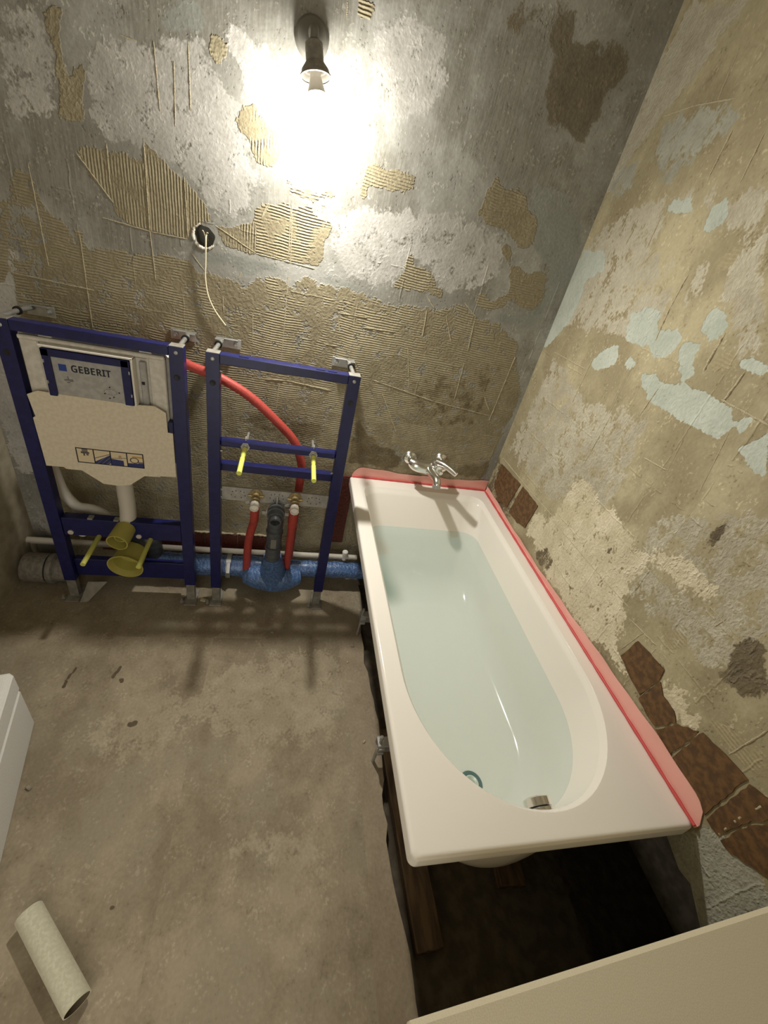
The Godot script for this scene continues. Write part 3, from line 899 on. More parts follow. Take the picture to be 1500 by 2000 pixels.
	for s in [
		"0.333 2.125 0.344 2.025 5",
		"0.449 1.958 0.45 1.862 6",
		"0.554 1.941 0.561 1.847 5",
		"0.339 1.781 0.342 1.696 6",
		"0.554 1.652 0.554 1.56 7",
		"0.554 1.56 0.564 1.479 7",
		"0.763 1.548 0.768 1.454 8",
		"0.87 1.486 0.867 1.41 8",
		"0.336 1.365 0.337 1.202 5",
		"0.666 1.373 0.656 1.288 6",
		"0.549 1.237 0.544 1.058 5",
		"0.24 1.739 0.235 1.697 8",
		"0.137 2.021 0.262 2.028 5",
		"0.262 2.028 0.401 2.022 5",
		"0.859 1.415 0.992 1.409 7",
		"0.089 1.317 0.32 1.321 5",
		"0.752 1.198 0.84 1.207 5",
		"0.974 1.205 1.01 1.205 5",
		"0.39 1.699 0.346 1.643 3",
		"0.32 2.172 0.309 2.16 5",
		"0.17 1.489 0.127 1.327 3",
		"0.531 1.395 0.536 1.252 3",
		"0.831 1.295 0.845 1.201 3",
		"0.927 1.358 0.955 1.217 3",
		"0.514 1.202 0.594 1.204 3",
		"0.265 1.018 0.501 0.986 3",
		"0.035 0.809 0.362 0.815 6",
		"0.362 0.815 0.525 0.824 5",
		"1.017 0.812 1.125 0.828 6",
		"1.125 0.828 1.176 0.826 5",
		"1.053 0.722 1.073 0.825 4",
		"1.177 0.682 1.186 0.775 4",
		"1.316 0.66 1.325 0.771 6",
		"1.387 0.797 1.394 0.911 6",
		"1.486 0.639 1.48 0.746 8",
		"1.48 0.746 1.484 0.8 8",
		"1.151 1.015 1.23 1.011 4",
		"0.536 0.812 0.861 0.824 3",
		"0.861 0.824 0.997 0.835 3",
		"1.189 0.984 1.196 1.022 4",
	]:
		_ridge(s, wall_right, true)
	# brown bed of the tile row above the bathtub
	for s in [
		"0.06 0.673 0.055 0.783 0.14 0.788 0.259 0.798 0.233 0.66 0.151 0.633",
		"0.279 0.8 0.426 0.8 0.423 0.761 0.414 0.681 0.345 0.658 0.262 0.656",
		"1.065 0.708 1.077 0.79 1.133 0.797 1.178 0.8 1.186 0.765 1.173 0.684 1.119 0.693",
		"1.179 0.674 1.19 0.766 1.218 0.748 1.258 0.747 1.277 0.73 1.253 0.666 1.218 0.666",
		"1.26 0.663 1.281 0.731 1.321 0.77 1.324 0.744 1.319 0.656 1.292 0.655",
		"1.327 0.656 1.328 0.776 1.369 0.789 1.437 0.798 1.441 0.731 1.446 0.642 1.385 0.649",
		"1.454 0.64 1.446 0.794 1.496 0.82 1.519 0.825 1.494 0.742 1.485 0.641",
		"1.495 0.64 1.497 0.731 1.528 0.83 1.574 0.784 1.602 0.705 1.559 0.681 1.519 0.643",
	]:
		var p := v2s(s)
		var fine := PackedVector2Array()
		for i in p.size():
			var a := p[i]
			var b := p[(i + 1) % p.size()]
			var cnt := maxi(1, int(a.distance_to(b) / 0.012))
			for k in cnt:
				fine.append(a.lerp(b, float(k) / cnt) + Vector2(rng.randf_range(-0.002, 0.002), rng.randf_range(-0.002, 0.002)))
		# outline lies in (z, y); thickness along -x
		var xf := Transform3D(Basis(Vector3(0, 0, 1), Vector3(0, 1, 0), Vector3(-1, 0, 0)), Vector3())
		part("tile_bed", prism(MB.new(), fine, -0.002, 0.003, xf), M.tile_bed, wall_right)
	# brown skirting tiles low on the back wall, with a pale edge
	for k in 5:
		part("skirting_tile", span(-1.80 + k * 0.152, -1.80 + k * 0.152 + 0.148, 0.06, 0.20, -0.004, 0.007), M.tile_red, wall_back)
	for k in 2:
		part("mortar_ridge", _rough_bar(Vector3(-1.40 + k * 0.2, 0.206 + k * 0.003, 0.004), Vector3(-1.21 + k * 0.16, 0.208 + k * 0.002, 0.004), 0.007), M.mortar, wall_back)
	part("skirting_tile", span(-0.748, -0.676, 0.20, 0.60, -0.004, 0.006), M.tile_red, wall_back)

func _rough_bar(a: Vector3, b: Vector3, r: float) -> MB:
	var cnt := maxi(4, int(a.distance_to(b) / 0.008))
	var pts := []
	var rr := []
	for i in cnt + 1:
		pts.append(a.lerp(b, float(i) / cnt) + Vector3(rng.randf_range(-1, 1), rng.randf_range(-1, 1), rng.randf_range(-1, 1)) * r * 0.22)
		rr.append(r * rng.randf_range(0.45, 1.05) * (0.35 if i == 0 or i == cnt else 1.0))
	return tube(pts, rr, 6)

func _ridge(s: String, wall: Node3D, on_right: bool):
	var f := s.split_floats(" ", false)
	var r := f[4] * 0.0005
	var a := Vector3(0, f[1], f[0]) if on_right else Vector3(f[0], f[1], 0)
	var b := Vector3(0, f[3], f[2]) if on_right else Vector3(f[2], f[3], 0)
	part("mortar_ridge", _rough_bar(a, b, r), M.mortar, wall)

# ==================================================================== bathtub
# outline of the tub at one level: back corners of radius rb, front end a half ellipse or small corners
func _ring(y: float, hw: float, zb: float, zf: float, rb: float, rfx: float, rfz: float) -> PackedVector3Array:
	var cx := -0.3505
	var o := PackedVector3Array()
	var C := 20
	var S := 14
	# back left corner, left side going forward, front left, front right, right side, back right corner, back
	for k in C:
		var t := PI * 0.5 * k / C
		o.append(Vector3(cx - hw + rb - sin(t) * rb, y, zb + rb - cos(t) * rb))
	for k in S:
		o.append(Vector3(cx - hw, y, lerpf(zb + rb, zf - rfz, float(k) / S)))
	for k in C:
		var t := PI * 0.5 * k / C
		o.append(Vector3(cx - hw + rfx - cos(t) * rfx, y, zf - rfz + sin(t) * rfz))
	for k in S:
		o.append(Vector3(lerpf(cx - hw + rfx, cx + hw - rfx, float(k) / S), y, zf))
	for k in C:
		var t := PI * 0.5 * k / C
		o.append(Vector3(cx + hw - rfx + sin(t) * rfx, y, zf - rfz + cos(t) * rfz))
	for k in S:
		o.append(Vector3(cx + hw, y, lerpf(zf - rfz, zb + rb, float(k) / S)))
	for k in C:
		var t := PI * 0.5 * k / C
		o.append(Vector3(cx + hw - rb + cos(t) * rb, y, zb + rb - sin(t) * rb))
	for k in S:
		o.append(Vector3(lerpf(cx + hw - rb, cx - hw + rb, float(k) / S), y, zb))
	return o

# inside of the bowl at depth d below the rim
func _bowl(d: float, out := 0.0) -> PackedVector3Array:
	var D := 0.365
	var t := clampf(d / D, 0.0, 1.0)
	var f := 0.0
	if d < 0.016:
		f = 0.008 * (1.0 - sqrt(maxf(0.0, 1.0 - d / 0.016)))
	else:
		f = 0.008
	var wall := 0.055 * t
	var near := clampf((t - 0.78) / 0.22, 0.0, 1.0)
	var foot := 0.055 * (1.0 - sqrt(1.0 - near * near * 0.999))
	var hw := 0.293 - f - wall - foot + out
	var zb := 0.074 + f + 0.285 * pow(t, 0.95) + foot * 1.6 - out
	var zf := 1.400 - f - 0.075 * t - foot + out
	return _ring(RIM - d, hw, zb, zf, 0.055 + 0.05 * t, hw - 0.002, minf(0.36, hw * 1.22))

const WATER := 0.468
func _bathtub():
	var t := thing("bathtub", "long white acrylic bathtub filled with water against the right wall", "bathtub", Vector3(-0.35, -0.045, 0.73))
	var rows := []
	# lip: from its lower outer edge up, over the rim and down into the bowl
	var L := 0.3485
	rows.append(_ring(0.560, L - 0.008, 0.010, TUB_L - 0.008, 0.01, 0.014, 0.014))
	rows.append(_ring(0.560, L - 0.001, 0.003, TUB_L - 0.001, 0.012, 0.016, 0.016))
	for y in [0.562, 0.575, 0.590]:
		rows.append(_ring(y, L, 0.002, TUB_L, 0.012, 0.016, 0.016))
	for k in 6:
		var an := PI * 0.5 * (k + 1) / 6.0
		var ins := 0.010 * (1.0 - cos(an))
		rows.append(_ring(0.592 + 0.010 * sin(an), L - ins, 0.002 + ins, TUB_L - ins, 0.012, 0.016, 0.016))
	rows.append(_ring(RIM, L - 0.014, 0.016, TUB_L - 0.014, 0.012, 0.016, 0.016))
	rows.append(_ring(RIM, 0.302, 0.066, 1.408, 0.055, 0.300, 0.36))
	rows.append(_ring(RIM, 0.2935, 0.0735, 1.4005, 0.055, 0.291, 0.358))
	for d in [0.0003, 0.0012, 0.003, 0.006, 0.010, 0.016, 0.022, 0.04, 0.06, 0.08, 0.10, 0.12, 0.14, 0.16, 0.18, 0.20, 0.22, 0.24, 0.26, 0.28]:
		rows.append(_bowl(d))
	for k in 12:
		rows.append(_bowl(0.365 * (0.78 + 0.22 * sin(PI * 0.5 * (k + 1) / 12.0))))
	var last: PackedVector3Array = rows[-1]
	for s in [0.9, 0.6, 0.3, 0.0004]:
		var ring := PackedVector3Array()
		var c := Vector3(-0.3505, RIM - 0.365 - (1.0 - s) * 0.004, 0.95)
		for p in last:
			ring.append(Vector3(c.x + (p.x - c.x) * s, c.y, c.z + (p.z - c.z) * s))
		rows.append(ring)
	var mb := skin(MB.new(), rows, true, false)
	part("shell", mb, M.acrylic, t)
	# the underside of the bowl
	rows = [_ring(0.560, L - 0.008, 0.010, TUB_L - 0.008, 0.01, 0.014, 0.014)]
	for k in 12:
		var tt := k / 11.0
		var dd := 0.05 + 0.375 * sin(tt * PI * 0.5)
		var sh := 1.0 - sqrt(1.0 - tt * tt * 0.995)
		var hwo := 0.298 - 0.04 * tt - 0.15 * sh
		rows.append(_ring(RIM - dd, hwo, 0.08 + 0.26 * tt + 0.1 * sh, 1.418 - 0.008 * tt - 0.07 * sh, 0.08, hwo - 0.002, minf(0.33, hwo)))
	for s in [0.8, 0.4, 0.0004]:
		var ring := PackedVector3Array()
		for p in rows[12]:
			ring.append(Vector3(-0.3505 + (p.x + 0.3505) * s, RIM - 0.426, 0.95 + (p.z - 0.95) * s))
		rows.append(ring)
	part("underside", skin(MB.new(), rows, true, true), M.acrylic, t)
	# waste in the floor of the tub
	var dc := Vector3(-0.357, 0.2345, 1.188)
	var dr := part("drain_flange", turned(dc, Vector3.UP, [Vector2(0.037, 0.0), Vector2(0.037, 0.003), Vector2(0.034, 0.0055), Vector2(0.025, 0.004), Vector2(0.0235, 0.0005), Vector2(0.0, 0.0005)], 36), M.drain, t, "ring of the bath drain")
	part("drain_plug", turned(dc, Vector3.UP, [Vector2(0.0225, 0.001), Vector2(0.0225, 0.007), Vector2(0.018, 0.010), Vector2(0.009, 0.0115), Vector2(0.0, 0.012)], 32), M.chrome, dr)
	# overflow knob on the front end of the bowl
	var oc := Vector3(-0.337, 0.520, 1.374)
	var ov := part("overflow_plate", turned(oc, Vector3(0, 0.12, -1), [Vector2(0.036, 0.0), Vector2(0.036, 0.006), Vector2(0.032, 0.008), Vector2(0.0, 0.008)], 32), M.chrome, t)
	part("overflow_knob", turned(oc + Vector3(0, 0.001, -0.008), Vector3(0, 0.12, -1), [Vector2(0.027, 0.0), Vector2(0.034, 0.003), Vector2(0.034, 0.020), Vector2(0.031, 0.023), Vector2(0.0, 0.024)], 32), M.chrome, ov)
	# carrying frame under the tub
	for z in [0.43, 1.0]:
		var rail := MB.new()
		bx(rail, Vector3(-0.36, 0.120, z - 0.017), Vector3(0.50, 0.034, 0.003))
		bx(rail, Vector3(-0.36, 0.120, z + 0.017), Vector3(0.50, 0.034, 0.003))
		bx(rail, Vector3(-0.36, 0.138, z), Vector3(0.50, 0.003, 0.034))
		var rl := part("support_rail", rail, M.zinc, t)
		for x in [-0.60, -0.085]:
			var leg := tube([Vector3(x, -0.035, z), Vector3(x, 0.17, z)], 0.006, 10)
			lathe(leg, Vector3(x, -0.045, z), Vector3.UP, [Vector2(0.0, 0.0), Vector2(0.024, 0.0), Vector2(0.022, 0.008), Vector2(0.009, 0.022), Vector2(0.0, 0.022)], 18)
			bx(leg, Vector3(x + 0.004, 0.10, z), Vector3(0.022, 0.012, 0.05))
			bx(leg, Vector3(x + 0.004, 0.125, z), Vector3(0.022, 0.012, 0.05))
			part("support_leg", leg, M.zinc, rl)
	# trap under the drain
	part("trap", tube(curve([dc + Vector3(0, -0.03, 0), dc + Vector3(0, -0.12, 0), dc + Vector3(0.02, -0.18, -0.03), dc + Vector3(0.04, -0.17, -0.12), dc + Vector3(0.05, -0.17, -0.35)]), 0.022), M.pvc, t)
	# the water
	var wr := _bowl(RIM - WATER, 0.001)
	mb = MB.new()
	var cc := Vector3(-0.3505, WATER, 0.85)
	for i in wr.size():
		mb.tri(cc, wr[i], wr[(i + 1) % wr.size()], Vector3.UP, Vector3.UP, Vector3.UP)
	tag(solo("water", mb, M.water, Vector3(-0.35, WATER, 0.8)), "clear pale turquoise bath water standing in the white tub", "water")

# ==================================================================== frames
func _foot(t: Node3D, x0: float, x1: float):
	var c := (x0 + x1) * 0.5
	var mb := span(x0 + 0.004, x1 - 0.004, 0.004, 0.12, FZ - 0.031, FZ - 0.003)
	bx(mb, Vector3(c, 0.003, FZ - 0.02), Vector3(0.052, 0.006, 0.10))
	var f := part("foot", mb, M.zinc_dull, t)
	part("foot_bolt", turned(Vector3(c - 0.035, 0.003, FZ + 0.012), Vector3.UP, [Vector2(0.009, 0.0), Vector2(0.009, 0.007), Vector2(0.005, 0.008), Vector2(0.005, 0.018), Vector2(0.0, 0.018)], 6), M.zinc, f)

# upright: hollow section with two plugged holes and a lip of the channel
func _upright(t: Node3D, x0: float, x1: float, y0: float, y1: float):
	var c := (x0 + x1) * 0.5
	var mb := MB.new()
	bx(mb, Vector3(c, (y0 + y1) * 0.5, FZ - 0.0015), Vector3(x1 - x0, y1 - y0, 0.003), 0.001)
	bx(mb, Vector3(x0 + 0.0015, (y0 + y1) * 0.5, FZ - 0.0195), Vector3(0.003, y1 - y0, 0.037), 0.001)
	bx(mb, Vector3(x1 - 0.0015, (y0 + y1) * 0.5, FZ - 0.0195), Vector3(0.003, y1 - y0, 0.037), 0.001)
	bx(mb, Vector3(x0 + 0.007, (y0 + y1) * 0.5, FZ - 0.0365), Vector3(0.012, y1 - y0, 0.003), 0.001)
	bx(mb, Vector3(x1 - 0.007, (y0 + y1) * 0.5, FZ - 0.0365), Vector3(0.012, y1 - y0, 0.003), 0.001)
	var u := part("upright", mb, M.blue, t)
	part("rivet", turned(Vector3(c, y1 - 0.018, FZ), Vector3(0, 0, 1), [Vector2(0.006, 0.0), Vector2(0.006, 0.0012), Vector2(0.0035, 0.002), Vector2(0.0, 0.002)], 16), M.zinc, u)
	part("hole_plug", turned(Vector3(c, y1 - 0.097, FZ), Vector3(0, 0, 1), [Vector2(0.0095, 0.0), Vector2(0.0095, 0.001), Vector2(0.008, 0.0016), Vector2(0.0, 0.0006)], 18), M.black, u)
	part("end_cap", span(x0 + 0.0005, x1 - 0.0005, y1 - 0.002, y1 + 0.0022, FZ - 0.037, FZ - 0.001), M.zinc_dull, u)

func _wall_bracket(t: Node3D, x: float, side: float):
	# threaded bar from the frame's top up and back to a bent plate screwed to the wall
	var wall_y := 1.112
	var mb := tube([Vector3(x, 1.124, FZ - 0.034), Vector3(x + side * 0.004, 1.124, 0.07), Vector3(x + side * 0.006, wall_y + 0.006, 0.004)], 0.0075, 12)
	var a := part("wall_bracket", mb, M.zinc, t)
	mb = MB.new()
	bx(mb, Vector3(x + side * 0.028, wall_y, 0.004), Vector3(0.084, 0.036, 0.004), 0.001)
	bx(mb, Vector3(x - side * 0.002, wall_y + 0.016, 0.022), Vector3(0.03, 0.004, 0.04), 0.001)
	bx(mb, Vector3(x + side * 0.035, wall_y + 0.016, 0.012), Vector3(0.05, 0.004, 0.02), 0.001)
	part("wall_plate", mb, M.zinc, a)
	part("wall_bolt", turned(Vector3(x + side * 0.052, wall_y, 0.006), Vector3(0, 0, 1), [Vector2(0.009, 0.0), Vector2(0.009, 0.007), Vector2(0.0045, 0.008), Vector2(0.0045, 0.016), Vector2(0.0, 0.016)], 6), M.zinc, a)
	part("ring", turned(Vector3(x + side * 0.003, 1.124, 0.085), Vector3(0, 0, 1), [Vector2(0.0075, 0.0), Vector2(0.013, 0.001), Vector2(0.013, 0.008), Vector2(0.0075, 0.009)], 18), M.black, a)

func _toilet_frame():
	var t := thing("toilet_frame", "blue steel mounting frame with white cistern for a wall-hung toilet", "frame", Vector3(-1.597, 0, 0.24))
	var x0 := -1.853
	var x1 := -1.342
	_upright(t, x0, x0 + 0.043, 0.10, 1.142)
	_upright(t, x1 - 0.043, x1, 0.10, 1.142)
	_foot(t, x0, x0 + 0.043)
	_foot(t, x1 - 0.043, x1)
	part("top_bar", span(x0 + 0.043, x1 - 0.043, 1.1115, 1.142, FZ - 0.037, FZ, 0.002), M.blue, t)
	for x in [-1.74, -1.47]:
		part("bar_notch", span(x, x + 0.035, 1.1075, 1.112, FZ - 0.02, FZ - 0.002, 0.0005), M.zinc, t)
	_wall_bracket(t, -1.868, 1.0)
	_wall_bracket(t, -1.368, -1.0)
	# cross members
	var cb := part("cross_bar", span(x0 + 0.043, x1 - 0.043, 0.345, 0.428, FZ - 0.045, FZ - 0.004, 0.003), M.blue, t)
	for x in [-1.785, -1.545]:
		part("bolt_pad", turned(Vector3(x, 0.362, FZ - 0.004), Vector3(0, 0, 1), [Vector2(0.010, 0.0), Vector2(0.010, 0.004), Vector2(0.007, 0.005), Vector2(0.0, 0.005)], 18), M.pvc, cb)
	for x in [-1.72, -1.63]:
		part("clip", span(x, x + 0.018, 0.426, 0.433, FZ - 0.03, FZ - 0.006, 0.001), M.zinc, cb)
	part("cross_bar", span(x0 + 0.043, x1 - 0.043, 0.115, 0.205, FZ - 0.050, FZ - 0.020, 0.003), M.blue, t)
	# cistern
	var mb := span(x0 + 0.047, x1 - 0.047, 0.69, 1.106, 0.105, FZ - 0.022, 0.016)
	bx(mb, Vector3(-1.775, 0.98, FZ - 0.018), Vector3(0.05, 0.24, 0.014), 0.005)
	bx(mb, Vector3(-1.425, 0.98, FZ - 0.018), Vector3(0.05, 0.24, 0.014), 0.005)
	bx(mb, Vector3(-1.60, 1.096, FZ - 0.014), Vector3(0.40, 0.014, 0.018), 0.004)
	var ci := part("cistern", mb, M.tank, t)
	part("seam", span(-1.742, -1.455, 1.0855, 1.0885, FZ - 0.021, FZ - 0.012, 0.001), M.zinc_dull, ci)
	part("indicator", span(-1.474, -1.465, 1.000, 1.010, FZ - 0.02, FZ - 0.008, 0.001), M.black, ci)
	part("side_groove", span(-1.478, -1.458, 0.92, 1.075, FZ - 0.022, FZ - 0.010, 0.003), M.plate, ci)
	for e in [[x0 + 0.046, 0.842, 0.905, 0.012], [x1 - 0.060, 0.838, 0.885, 0.016]]:
		part("latch", span(e[0], e[0] + e[3], e[1], e[2], FZ - 0.02, FZ + 0.002, 0.002), M.blue_dark, ci)
	# service opening: white duct with a blue frame and the printed plate
	mb = MB.new()
	bx(mb, Vector3(-1.492, 1.009, FZ - 0.004), Vector3(0.006, 0.156, 0.036), 0.001)
	bx(mb, Vector3(-1.738, 1.009, FZ - 0.006), Vector3(0.006, 0.156, 0.030), 0.001)
	bx(mb, Vector3(-1.615, 1.0855, FZ - 0.004), Vector3(0.252, 0.006, 0.036), 0.001)
	var so := part("service_opening", mb, M.white, t)
	mb = MB.new()
	bx(mb, Vector3(-1.728, 1.004, FZ + 0.004), Vector3(0.021, 0.148, 0.016), 0.0015)
	bx(mb, Vector3(-1.511, 1.004, FZ + 0.004), Vector3(0.026, 0.148, 0.016), 0.0015)
	bx(mb, Vector3(-1.62, 1.067, FZ + 0.004), Vector3(0.238, 0.023, 0.016), 0.0015)
	part("opening_frame", mb, M.blue, so)
	for e in [[-1.501, 1.040], [-1.501, 0.965], [-1.735, 1.040], [-1.735, 0.975]]:
		part("clip", box(Vector3(e[0], e[1], FZ + 0.0125), Vector3(0.004, 0.010, 0.0015), 0.0005), M.zinc, so)
	var pl := part("cover_plate", span(-1.7175, -1.524, 0.90, 1.0555, FZ - 0.002, FZ + 0.004, 0.001), M.plate, so)
	var zp := FZ + 0.0042
	part("print", box(Vector3(-1.690, 1.024, zp), Vector3(0.021, 0.021, 0.0008), 0.0002), M.print_blue, so, "small blue square")
	var tm := TextMesh.new()
	var sf := SystemFont.new()
	sf.font_names = PackedStringArray(["Droid Sans"])
	sf.font_weight = 700
	tm.font = sf
	tm.text = "GEBERIT"
	tm.font_size = 64
	tm.pixel_size = 0.00047
	tm.depth = 0.0008
	tm.horizontal_alignment = HORIZONTAL_ALIGNMENT_CENTER
	var tx := MeshInstance3D.new()
	tx.name = "lettering"
	tx.mesh = tm
	tx.material_override = M.print
	tx.position = Vector3(-1.6125, 1.0245, zp) - t.position - so.position
	tx.scale = Vector3(0.92, 1.0, 1.0)
	so.add_child(tx, true)
	# drawings printed on the plate: a small hand and a part with arrows
	for e in [[-1.686, 0.986, 0.012, 0.005], [-1.680, 0.991, 0.004, 0.014], [-1.672, 0.986, 0.010, 0.008], [-1.681, 0.979, 0.009, 0.004]]:
		part("print", box(Vector3(e[0], e[1], zp), Vector3(e[2], e[3], 0.0006), 0.0001, Basis(Vector3(0, 0, 1), 0.2)), M.print_grey, so)
	var dash := [Vector2(-1.586, 0.967), Vector2(-1.571, 0.975), Vector2(-1.552, 0.973), Vector2(-1.546, 0.964), Vector2(-1.558, 0.955), Vector2(-1.577, 0.956)]
	for i in 6:
		var a: Vector2 = dash[i]
		var b: Vector2 = dash[(i + 1) % 6]
		for k in 2:
			var c := a.lerp(b, (k + 0.5) / 2.0)
			part("print", box(Vector3(c.x, c.y, zp), Vector3(a.distance_to(b) / 3.2, 0.0016, 0.0006), 0.0001, Basis(Vector3(0, 0, 1), (b - a).angle())), M.print_grey, so)
	for e in [[-1.5665, 0.981], [-1.5405, 0.966], [-1.558, 0.949], [-1.583, 0.958], [-1.570, 0.944]]:
		part("print", box(Vector3(e[0], e[1], zp), Vector3(0.005, 0.0035, 0.0006), 0.0001, Basis(Vector3(0, 0, 1), 0.6)), M.print, so)
	# cardboard guard with four printed pictures
	var outline := v2s("-1.806 0.921 -1.775 0.937 -1.74 0.936 -1.507 0.932 -1.439 0.937 -1.405 0.918 -1.404 0.845 -1.388 0.844 -1.387 0.666 -1.44 0.664 -1.442 0.660 -1.494 0.658 -1.546 0.613 -1.586 0.605 -1.634 0.608 -1.696 0.657 -1.745 0.657 -1.75 0.664 -1.804 0.663 -1.806 0.842 -1.798 0.848")
	var gd := part("cardboard_guard", prism(MB.new(), outline, FZ + 0.001, FZ + 0.0055), M.card, t, "beige board guard with a strip of four pictures")
	part("fold", span(-1.79, -1.40, 0.7585, 0.7600, FZ + 0.005, FZ + 0.0062, 0.0004), M.card, gd)
	# the printed strip
	mb = MB.new()
	var A := Vector3(-1.7025, 0.749, FZ + 0.0062)
	var W := 0.212
	var H := 0.059
	mb.tri(A, A + Vector3(W, 0, 0), A + Vector3(W, -H, 0), Vector3(0, 0, 1), Vector3(0, 0, 1), Vector3(0, 0, 1), Vector2(0, 0), Vector2(1, 0), Vector2(1, 1))
	mb.tri(A, A + Vector3(W, -H, 0), A + Vector3(0, -H, 0), Vector3(0, 0, 1), Vector3(0, 0, 1), Vector3(0, 0, 1), Vector2(0, 0), Vector2(1, 1), Vector2(0, 1))
	part("picture_strip", mb, _pictures(), gd)
	# flush bend and waste bend with yellow caps
	part("flush_pipe", tube(curve([Vector3(-1.588, 0.64, 0.205), Vector3(-1.588, 0.54, 0.205), Vector3(-1.587, 0.46, 0.21), Vector3(-1.588, 0.415, 0.228), Vector3(-1.592, 0.398, 0.262), Vector3(-1.594, 0.395, 0.285)], 6), [0.029, 0.029, 0.030, 0.032], 22), M.pvc, t, "white plastic flush bend")
	var ax := Vector3(-0.10, -0.15, 1.0).normalized()
	var cp := part("flush_cap", turned(Vector3(-1.589, 0.398, 0.247), ax, [Vector2(0.0, 0.0), Vector2(0.033, 0.0), Vector2(0.036, 0.004), Vector2(0.0385, 0.078), Vector2(0.0385, 0.084), Vector2(0.0345, 0.084), Vector2(0.033, 0.040), Vector2(0.024, 0.040), Vector2(0.021, 0.060), Vector2(0.014, 0.062), Vector2(0.012, 0.045), Vector2(0.0, 0.045)], 32), M.yellow, t, "small olive yellow cap")
	ax = Vector3(-0.06, -0.17, 1.0).normalized()
	part("waste_cap", turned(Vector3(-1.5775, 0.277, 0.239), ax, [Vector2(0.0, 0.0), Vector2(0.050, 0.0), Vector2(0.053, 0.004), Vector2(0.056, 0.075), Vector2(0.066, 0.088), Vector2(0.066, 0.092), Vector2(0.062, 0.092), Vector2(0.052, 0.070), Vector2(0.046, 0.030), Vector2(0.0, 0.028)], 40), M.yellow, t, "large olive yellow cap")
	part("waste_pipe", tube(curve([Vector3(-1.577, 0.277, 0.242), Vector3(-1.572, 0.268, 0.16), Vector3(-1.56, 0.22, 0.11), Vector3(-1.55, 0.13, 0.11)], 6), 0.047, 22), M.pipe_grey, t)
	for x in [-1.688, -1.503]:
		var b := part("stud", tube([Vector3(x, 0.352, 0.20), Vector3(x, 0.345, 0.405)], 0.0055, 12), M.zinc, t)
		part("stud_sleeve", tube([Vector3(x, 0.350, 0.254), Vector3(x - 0.001, 0.343, 0.412)], 0.0088, 14), M.yellow_dull, b, "pale yellow sleeve")
	# white supply hose with its branch
	var hose := part("supply_hose", tube(curve([Vector3(-1.846, 0.64, 0.16), Vector3(-1.844, 0.567, 0.15), Vector3(-1.832, 0.482, 0.15), Vector3(-1.797, 0.415, 0.15), Vector3(-1.74, 0.402, 0.15), Vector3(-1.70, 0.378, 0.15), Vector3(-1.682, 0.335, 0.15), Vector3(-1.675, 0.27, 0.14)], 6), 0.020, 16), M.white, t, "white hose behind the frame")
	part("hose_branch", tube(curve([Vector3(-1.812, 0.44, 0.15), Vector3(-1.800, 0.40, 0.148), Vector3(-1.799, 0.35, 0.145), Vector3(-1.80, 0.26, 0.14)], 6), 0.017, 14), M.white, hose)

func _pictures() -> StandardMaterial3D:
	var im := Image.create(424, 118, false, Image.FORMAT_RGB8)
	im.fill(Color8(214, 198, 164))
	var ink := Color8(20, 18, 36)
	im.fill_rect(Rect2i(0, 0, 424, 7), ink)
	im.fill_rect(Rect2i(0, 111, 424, 7), ink)
	for x in [0, 105, 209, 313, 417]:
		im.fill_rect(Rect2i(x, 0, 7, 118), ink)
	var blue := Color8(44, 52, 104)
	var grey := Color8(120, 112, 100)
	# first picture: a tool held from above
	im.fill_rect(Rect2i(38, 7, 36, 26), grey)
	im.fill_rect(Rect2i(30, 28, 52, 14), Color8(84, 78, 74))
	im.fill_rect(Rect2i(44, 40, 10, 20), Color8(84, 78, 74))
	im.fill_rect(Rect2i(62, 38, 14, 18), Color8(100, 94, 86))
	for y in range(7, 111):      # slanted blocks in the other three
		for x in range(112, 209):
			if y > 96 - (x - 112) * 0.62 and y < 150 - (x - 112) * 0.5:
				im.set_pixel(x, y, blue if (x + y) % 29 > 4 else grey)
			elif absf(y - (70 - (x - 112) * 0.42)) < 3.0:
				im.set_pixel(x, y, grey)
		for x in range(216, 313):
			if y > 62 + (x - 216) * 0.1 and x < 292:
				im.set_pixel(x, y, blue)
			elif y > 30 and y < 60 and x > 262 and x < 282:
				im.set_pixel(x, y, Color8(176, 150, 116))
			elif absf(y - 58 + (x - 216) * 0.12) < 2.5:
				im.set_pixel(x, y, grey)
		for x in range(320, 417):
			var d := Vector2(x - 362, (y - 58) * 1.3).length()
			if absf(d - 26.0) < 3.0:
				im.set_pixel(x, y, ink)
			elif y > 84 - (x - 320) * 0.06:
				im.set_pixel(x, y, blue)
			elif y > 24 and y < 38 and x > 350:
				im.set_pixel(x, y, Color8(196, 150, 70))
			elif y > 66 and x > 385:
				im.set_pixel(x, y, grey)
	var m := mat(Color.WHITE, 0.7)
	m.albedo_texture = ImageTexture.create_from_image(im)
	return m

